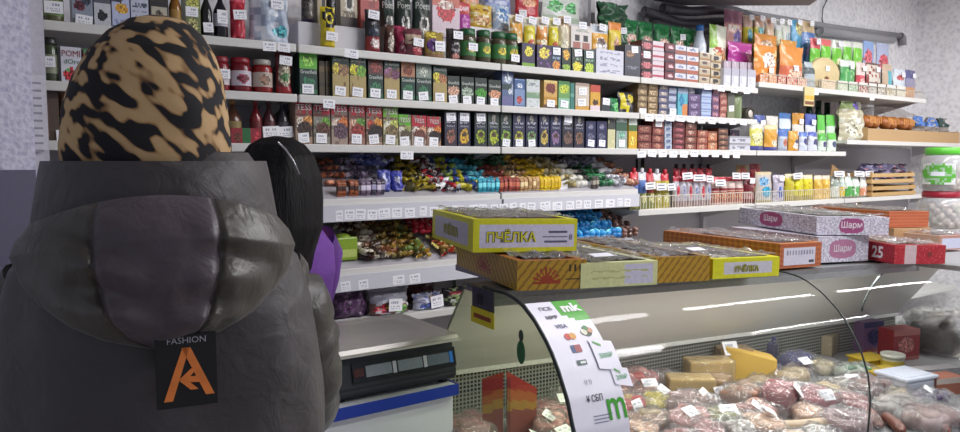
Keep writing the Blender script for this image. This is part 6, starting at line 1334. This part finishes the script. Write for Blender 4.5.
# hood hanging down the back: a puffy U shaped pouch with two stitched seams
def hw_at(t):
    pts = ((0, .142), (.12, .158), (.25, .166), (.45, .156), (.62, .135), (.78, .105), (.9, .068), (1, .012))
    for (a, x), (b, y) in zip(pts[:-1], pts[1:]):
        if a <= t <= b: return x+(y-x)*(t-a)/(b-a)
    return .01
def hood_pt(u, v):
    s = 2*u-1; hwd = hw_at(v); x = s*hwd; z = 1.460-.18*v-.01*abs(s)*v-.034*s*s*(1-v)
    base = -.128+.045*(abs(x)/.17)**2-.015
    puff = (max(0, 1-abs(s)**2.6)**.6)*(min(1, .15+v*3.2)**.6)*(max(0, 1-v**5)**.5)*.062
    seam = math.exp(-((s*(.6+.4*hwd/.15)-.40)/.02)**2)+math.exp(-((s*(.6+.4*hwd/.15)+.46)/.02)**2)
    top = math.exp(-((v-.16)/.025)**2)
    puff *= 1-.15*seam
    n = .006*noise.noise(Vector((x*14+1, z*22, 3)))+.006*noise.noise(Vector((x*34, z*20, 8)))*min(1, v*2.4)
    crease = .009*math.sin((z+.2*x)*95+3*noise.noise(Vector((x*9, z*9, 1))))*math.exp(-((abs(s)-.45)/.28)**2)*min(1, v*4)
    return Vector((x, base-puff+n+crease, z))
HOODS = nodes_mat('puffer_fabric_hood_side', lambda nt, b: jacket_mat(nt, b, '332f2b', '4b453d'), .38)  # olive side and purple centre sheen are put into the hood colours
mb = MB(); mb.grid(hood_pt, 90, 72, HOODM, True, lambda u, v: HOODS if abs((2*u-1)*(.6+.4*hw_at(v)/.15)+.03) > .43 else HOODM)
mb.grid(lambda u, v: (lambda p: Vector((p.x*.98, -.085+.03*(abs(p.x)/.17)**2, p.z)))(hood_pt(1-u, v)), 20, 16, HOODM)
mb.build('hood', jk)
# rolled band between collar and hood
def band_pt(u, v):
    a = math.pi*(1.06+.88*u) if False else math.pi*(1.0+1.0*u); z = 1.425+.075*v
    return Vector((.163*math.cos(a)*(1-.12*v), .012+.150*math.sin(a)*(1-.10*v)-.012*math.sin(math.pi*v)*abs(math.sin(a))+.004*noise.noise(Vector((u*9, v*3, 2))), z-(.012+.032*math.cos(a)**2)*(1-v)**1.5))
mb = MB(); mb.grid(band_pt, 60, 16, JK); mb.build('hood_band', jk)
for s in (1, -1):
    pts = [(s*.135, .03, 1.315), (s*.175, .04, 1.265), (s*.195, .075, 1.19), (s*.210, .12, 1.10), (s*.200, .22, 1.055), (s*.165, .31, 1.05), (s*.135, .365, 1.06)]
    sp = []
    for a, b in zip(pts[:-1], pts[1:]):
        for k in range(6): sp.append(Vector(a).lerp(Vector(b), k/6))
    sp.append(Vector(pts[-1])); n = len(sp)
    rad = [.070+.006*math.sin(i*1.35)+.004*math.sin(i*2.7+1)-(.024 if i > n-4 else 0)-.012*i/n for i in range(n)]
    mb = MB(); mb.tube(sp, rad, JK2, 24); mb.build('sleeve', jk)
# back patch with the orange letter
mb = MB(); yb = -.172; px0, pz0 = .023, 1.247
mb.rbox(px0-.035, px0+.034, yb-.003, yb, pz0-.043, pz0+.046, M('08080c', .6), .0015)
def stroke(p, q, w, c, y):
    a = Vector((p[0], 0, p[1])); b = Vector((q[0], 0, q[1])); d = (b-a).normalized(); nn = Vector((-d.z, 0, d.x))*w/2
    mb.face([(c_.x+px0, y, c_.z+pz0) for c_ in (a+nn, b+nn, b-nn, a-nn)], M('d0702c', .5))
ORG = 'ea8238'
for poly in ([(-.027, -.034), (-.017, -.034), (.003, .030), (-.005, .030)], [(-.006, .030), (.004, .030), (.030, -.030), (.020, -.030)]):
    mb.face([(x+px0, yb-.0036, z+pz0) for x, z in poly], M(ORG, .5))
mb.face([(x+px0, yb-.0038, z+pz0) for x, z in [(-.006, -.012), (.018, -.014), (.017, -.006), (-.006, -.005)]], M(ORG, .5))
mb.face([(x+px0, yb-.0040, z+pz0) for x, z in [(-.010, -.009), (.004, .004), (.012, .004), (.000, -.008)]], M(ORG, .5))
mb.face([(x+px0, yb-.0040, z+pz0) for x, z in [(-.010, -.009), (.000, -.010), (.012, -.022), (.003, -.022)]], M(ORG, .5))
mb.text('FASHION', .0075, M('a8a6b0', .5), lambda a, b: (px0+a, yb-.0036, pz0+.039+b), width=.052)
mb.build('back_patch', jk)
# leopard print head covering
def leopard(nt, b):
    tc = nt.nodes.new('ShaderNodeTexCoord'); mp = nt.nodes.new('ShaderNodeMapping'); mp.inputs['Scale'].default_value = (58, 42, 24)
    nz = nt.nodes.new('ShaderNodeTexNoise'); nz.inputs['Scale'].default_value = 1.3; nz.inputs['Detail'].default_value = 2
    m0 = nt.nodes.new('ShaderNodeMapping'); m0.inputs['Rotation'].default_value = (0, .8, 0); nt.links.new(tc.outputs['Object'], m0.inputs['Vector']); nt.links.new(m0.outputs[0], mp.inputs['Vector']); nt.links.new(mp.outputs[0], nz.inputs['Vector'])
    ad = nt.nodes.new('ShaderNodeVectorMath'); ad.operation = 'MULTIPLY_ADD'; ad.inputs[1].default_value = (1.1, 1.1, 1.1)
    nt.links.new(nz.outputs['Color'], ad.inputs[0]); nt.links.new(mp.outputs[0], ad.inputs[2])
    vo = nt.nodes.new('ShaderNodeTexNoise'); vo.inputs['Scale'].default_value = 1.0; vo.inputs['Detail'].default_value = 1.2; vo.inputs['Roughness'].default_value = .4; nt.links.new(mp.outputs[0], vo.inputs['Vector'])
    r = nt.nodes.new('ShaderNodeValToRGB'); e = r.color_ramp.elements; e[0].position = .0; e[0].color = lin('c8aa82'); e[1].position = 1; e[1].color = lin('0e0d12')
    a = e.new(.44); a.color = lin('b8986c'); a2 = e.new(.49); a2.color = lin('84623e'); a3 = e.new(.515); a3.color = lin('141218')
    nt.links.new(vo.outputs['Fac'], r.inputs[0]); nt.links.new(r.outputs[0], b.inputs['Base Color'])
    n2 = nt.nodes.new('ShaderNodeTexNoise'); n2.inputs['Scale'].default_value = 300; nt.links.new(tc.outputs['Object'], n2.inputs['Vector'])
    bp = nt.nodes.new('ShaderNodeBump'); bp.inputs['Strength'].default_value = .12; bp.inputs['Distance'].default_value = .002
    nt.links.new(n2.outputs['Fac'], bp.inputs['Height']); nt.links.new(bp.outputs[0], b.inputs['Normal'])
LEO = nodes_mat('leopard_fleece', leopard, .85)
def hatfn(p, d, t):
    # folds, and an open face on the far side
    p = p+d*(.004*noise.noise(Vector((p.x*14, p.y*14, p.z*10)))+.003*math.sin(p.z*60+p.x*40)*max(0, -d.y)*.5)
    if p.y > .07 and p.z < 1.645: p.y = .07
    return p
HR = [(-.008, .015, 1.42, .100, .105), (-.012, .012, 1.47, .106, .115), (-.014, .012, 1.52, .108, .122), (-.012, .012, 1.57, .103, .124), (-.008, .014, 1.61, .095, .118), (-.004, .016, 1.645, .082, .105), (0, .02, 1.672, .064, .084), (.003, .022, 1.690, .042, .056), (.004, .024, 1.699, .018, .024), (.004, .024, 1.701, .004, .005)]
loft(HR, 56, LEO, hatfn, cap=False).build('head_covering', woman)
def legs(root, k, c, shoe, hip=.155):
    m = M(c, .7)
    mb = loft([(0, .02, .80*k, hip, .115), (0, .02, .90*k, hip, .12), (0, .02, .98*k, hip*.95, .11)], 40, m, cap=False)
    for s in (1, -1): mb.tube([(s*.08, .02, .88*k), (s*.085, .025, .66*k), (s*.09, .032, .48*k), (s*.09, .015, .28*k), (s*.09, .0, .10*k)], [.098, .088, .072, .064, .058], m, 18)
    mb.build('trousers', root)
    for s in (1, -1):
        mb = MB(); mb.blob(.05, .13, .05, M(shoe, .5), Matrix.Translation((s*.093, .055, .052)), e=.8); mb.tube([(s*.09, 0, .06), (s*.09, 0, .20*k)], [.052, .056], M(shoe, .5), 16); mb.build('boot', root)
legs(woman, 1.66/1.68, '24242c', '1f1d1d')
# ---- dark haired seller in a purple jumper behind the cabinet
H2 = 1.55; k2 = H2/1.68
V_, E_ = human(H2, (((.23, .10, 1.12), (.17, .33, 1.02), (-.2, 1, -.2)), ((-.23, .10, 1.12), (-.15, .33, 1.02), (.2, 1, -.2))))
seller = skin_body('person', V_, E_, SKIN); seller.location = (.775, 2.17, 0); a2 = math.radians(18); seller.rotation_euler = (0, 0, a2)
tag(seller, 'person with long black hair in a purple jumper, turned away behind the scale', 'person'); face_parts(seller, k2)
PJ = M('6a3a92', .8, var=.12, bump=.25, bscale=160)
JR = [(0, .015, .84*k2, .175, .125), (0, .015, .95*k2, .175, .125), (0, .015, 1.10*k2, .160, .115), (0, .015, 1.24*k2, .178, .125), (0, .012, 1.33*k2, .180, .115), (0, .012, 1.40*k2, .13, .09), (0, .014, 1.44*k2, .07, .07)]
jm = loft(JR, 48, PJ, wrinkle(.005, 10), cap=False).build('jumper', seller)
for s in (1, -1):
    pts = [Vector(p)*k2 for p in ((s*.145, .01, 1.345), (s*.195, .03, 1.29), (s*.215, .06, 1.20), (s*.23, .10, 1.12), (s*.205, .22, 1.06), (s*.17, .32, 1.02))]
    mb = MB(); mb.tube(pts, [.066, .066, .058, .054, .048, .04], PJ, 18); mb.build('sleeve', jm)
legs(seller, k2, '26242c', '2a2624', .15)
def hairmat(nt, b):
    tc = nt.nodes.new('ShaderNodeTexCoord'); mp = nt.nodes.new('ShaderNodeMapping'); mp.inputs['Scale'].default_value = (160, 160, 5)
    n = nt.nodes.new('ShaderNodeTexNoise'); n.inputs['Scale'].default_value = 1; n.inputs['Detail'].default_value = 3
    nt.links.new(tc.outputs['Object'], mp.inputs['Vector']); nt.links.new(mp.outputs[0], n.inputs['Vector'])
    r = nt.nodes.new('ShaderNodeValToRGB'); r.color_ramp.elements[0].color = lin('050406'); r.color_ramp.elements[1].color = lin('131013')
    nt.links.new(n.outputs['Fac'], r.inputs[0]); nt.links.new(r.outputs[0], b.inputs['Base Color'])
    bp = nt.nodes.new('ShaderNodeBump'); bp.inputs['Strength'].default_value = .6; bp.inputs['Distance'].default_value = .006
    nt.links.new(n.outputs['Fac'], bp.inputs['Height']); nt.links.new(bp.outputs[0], b.inputs['Normal'])
HAIR = nodes_mat('black_hair', hairmat, .6); HAIR.node_tree.nodes['Principled BSDF'].inputs['Specular IOR Level'].default_value = .2
def hairfn(p, d, t):
    th = math.atan2(d.y, d.x)
    p = p+d*(.005*noise.noise(Vector((th*5, 3, p.z*3)))+.0035*noise.noise(Vector((th*17, 1, p.z*4))))
    # open for the face on +y
    if p.y > .05 and p.z < 1.50 and abs(d.x) < .75: p.y = .045
    return p
HA = [(-.06, -.075, 1.05, .06, .04), (-.055, -.075, 1.14, .075, .05), (-.045, -.07, 1.22, .088, .06), (-.02, -.045, 1.30, .110, .09), (-.012, -.01, 1.38, .122, .118), (-.006, .012, 1.45, .124, .13), (0, .022, 1.515, .095, .118), (0, .024, 1.550, .070, .09), (0, .024, 1.570, .040, .05), (0, .024, 1.577, .006, .008)]
hr = loft(HA, 64, HAIR, hairfn).build('hair', seller)
mb = MB(); mb.tube([(-.060, -.062, 1.555), (-.056, -.090, 1.535), (-.045, -.112, 1.50), (-.034, -.124, 1.46)], .003, M('a8a4a8', .3, .6), 6); mb.build('hair_clip', hr)

# ------------------------------------------------------------------ lamps
def lamp(x, y, z, L, power, rz=0, col=(1, .98, 1)):
    r = empty('ceiling_lamp', (x, y, z), rz); 
    mb = MB(); mb.box(-L/2, L/2, -.09, .09, .0, .06, M('dededf', .5)); mb.build('lamp_housing', r)
    em = bpy.data.materials.get('lamp_tube')
    if not em:
        em = bpy.data.materials.new('lamp_tube'); em.use_nodes = True; nt = em.node_tree; nt.nodes.clear(); o = nt.nodes.new('ShaderNodeOutputMaterial'); e = nt.nodes.new('ShaderNodeEmission'); e.inputs['Strength'].default_value = 9; e.inputs['Color'].default_value = (.96, .98, 1, 1); nt.links.new(e.outputs[0], o.inputs[0])
    for s in (-.045, .045):
        m2 = MB(); m2.tube([(-L/2+.03, s, -.018), (L/2-.03, s, -.018)], .015, em, 10); m2.build('lamp_tube', r)
    ld = bpy.data.lights.new('lamp_light', 'AREA'); ld.shape = 'RECTANGLE'; ld.size = L; ld.size_y = .16; ld.energy = power; ld.color = col
    lo = bpy.data.objects.new('lamp_light', ld); COL.objects.link(lo); lo.parent = r; lo.location = (0, 0, -.04)
    return r
for i, (x, y, L, p, lk) in enumerate(((2.3, 1.1, 1.2, 24, 'twin tube ceiling lamp over the case'), (3.8, 1.1, 1.2, 32, 'twin tube ceiling lamp over the corner of the case'), (5.3, 1.1, 1.2, 40, 'twin tube ceiling lamp nearest the corner'),
        (2.6, -.3, 1.2, 44, 'twin tube ceiling lamp added for light in front of the case'), (4.6, -.3, 1.2, 44, 'twin tube ceiling lamp added for light over the right part of the shop'))):  # front pair of lamps added out of view to light the box fronts
    tag(lamp(x, y, 2.88, L, p), lk, 'ceiling lamp')
wd = bpy.data.worlds.new('world'); scene.world = wd; wd.use_nodes = True
bg = wd.node_tree.nodes['Background']; bg.inputs['Color'].default_value = (.80, .84, 1, 1); bg.inputs['Strength'].default_value = .40
scene.view_settings.view_transform = 'Standard'; scene.view_settings.look = 'None'; scene.view_settings.gamma = 1; scene.view_settings.use_curve_mapping = False
scene.view_settings.exposure = -0.05
try:
    scene.cycles.transparent_max_bounces = 24; scene.cycles.max_bounces = 8
except Exception: pass

# ------------------------------------------------------------------ finish the labels: things that read alike are told apart by their order along the row
ORD = ['first', 'second', 'third', 'fourth', 'fifth', 'sixth', 'seventh', 'eighth', 'ninth', 'tenth', 'eleventh', 'twelfth', 'thirteenth', 'fourteenth', 'fifteenth', 'sixteenth', 'seventeenth', 'eighteenth', 'nineteenth', 'twentieth', 'twenty-first', 'twenty-second', 'twenty-third', 'twenty-fourth', 'twenty-fifth', 'twenty-sixth', 'twenty-seventh', 'twenty-eighth', 'twenty-ninth', 'thirtieth']
by = {}
for o, look, place, pos in REG: by.setdefault((look, place), []).append((pos, o))
for (look, place), L in by.items():
    L.sort(key=lambda t: t[0])
    for i, (_, o) in enumerate(L):
        o['label'] = f'{look} {place}' if len(L) == 1 else f'{look} {place}, {ORD[min(i, 29)]} from the left'
        if len(L) > 1 and 'group' not in o: o['group'] = f'{look}s {place}'
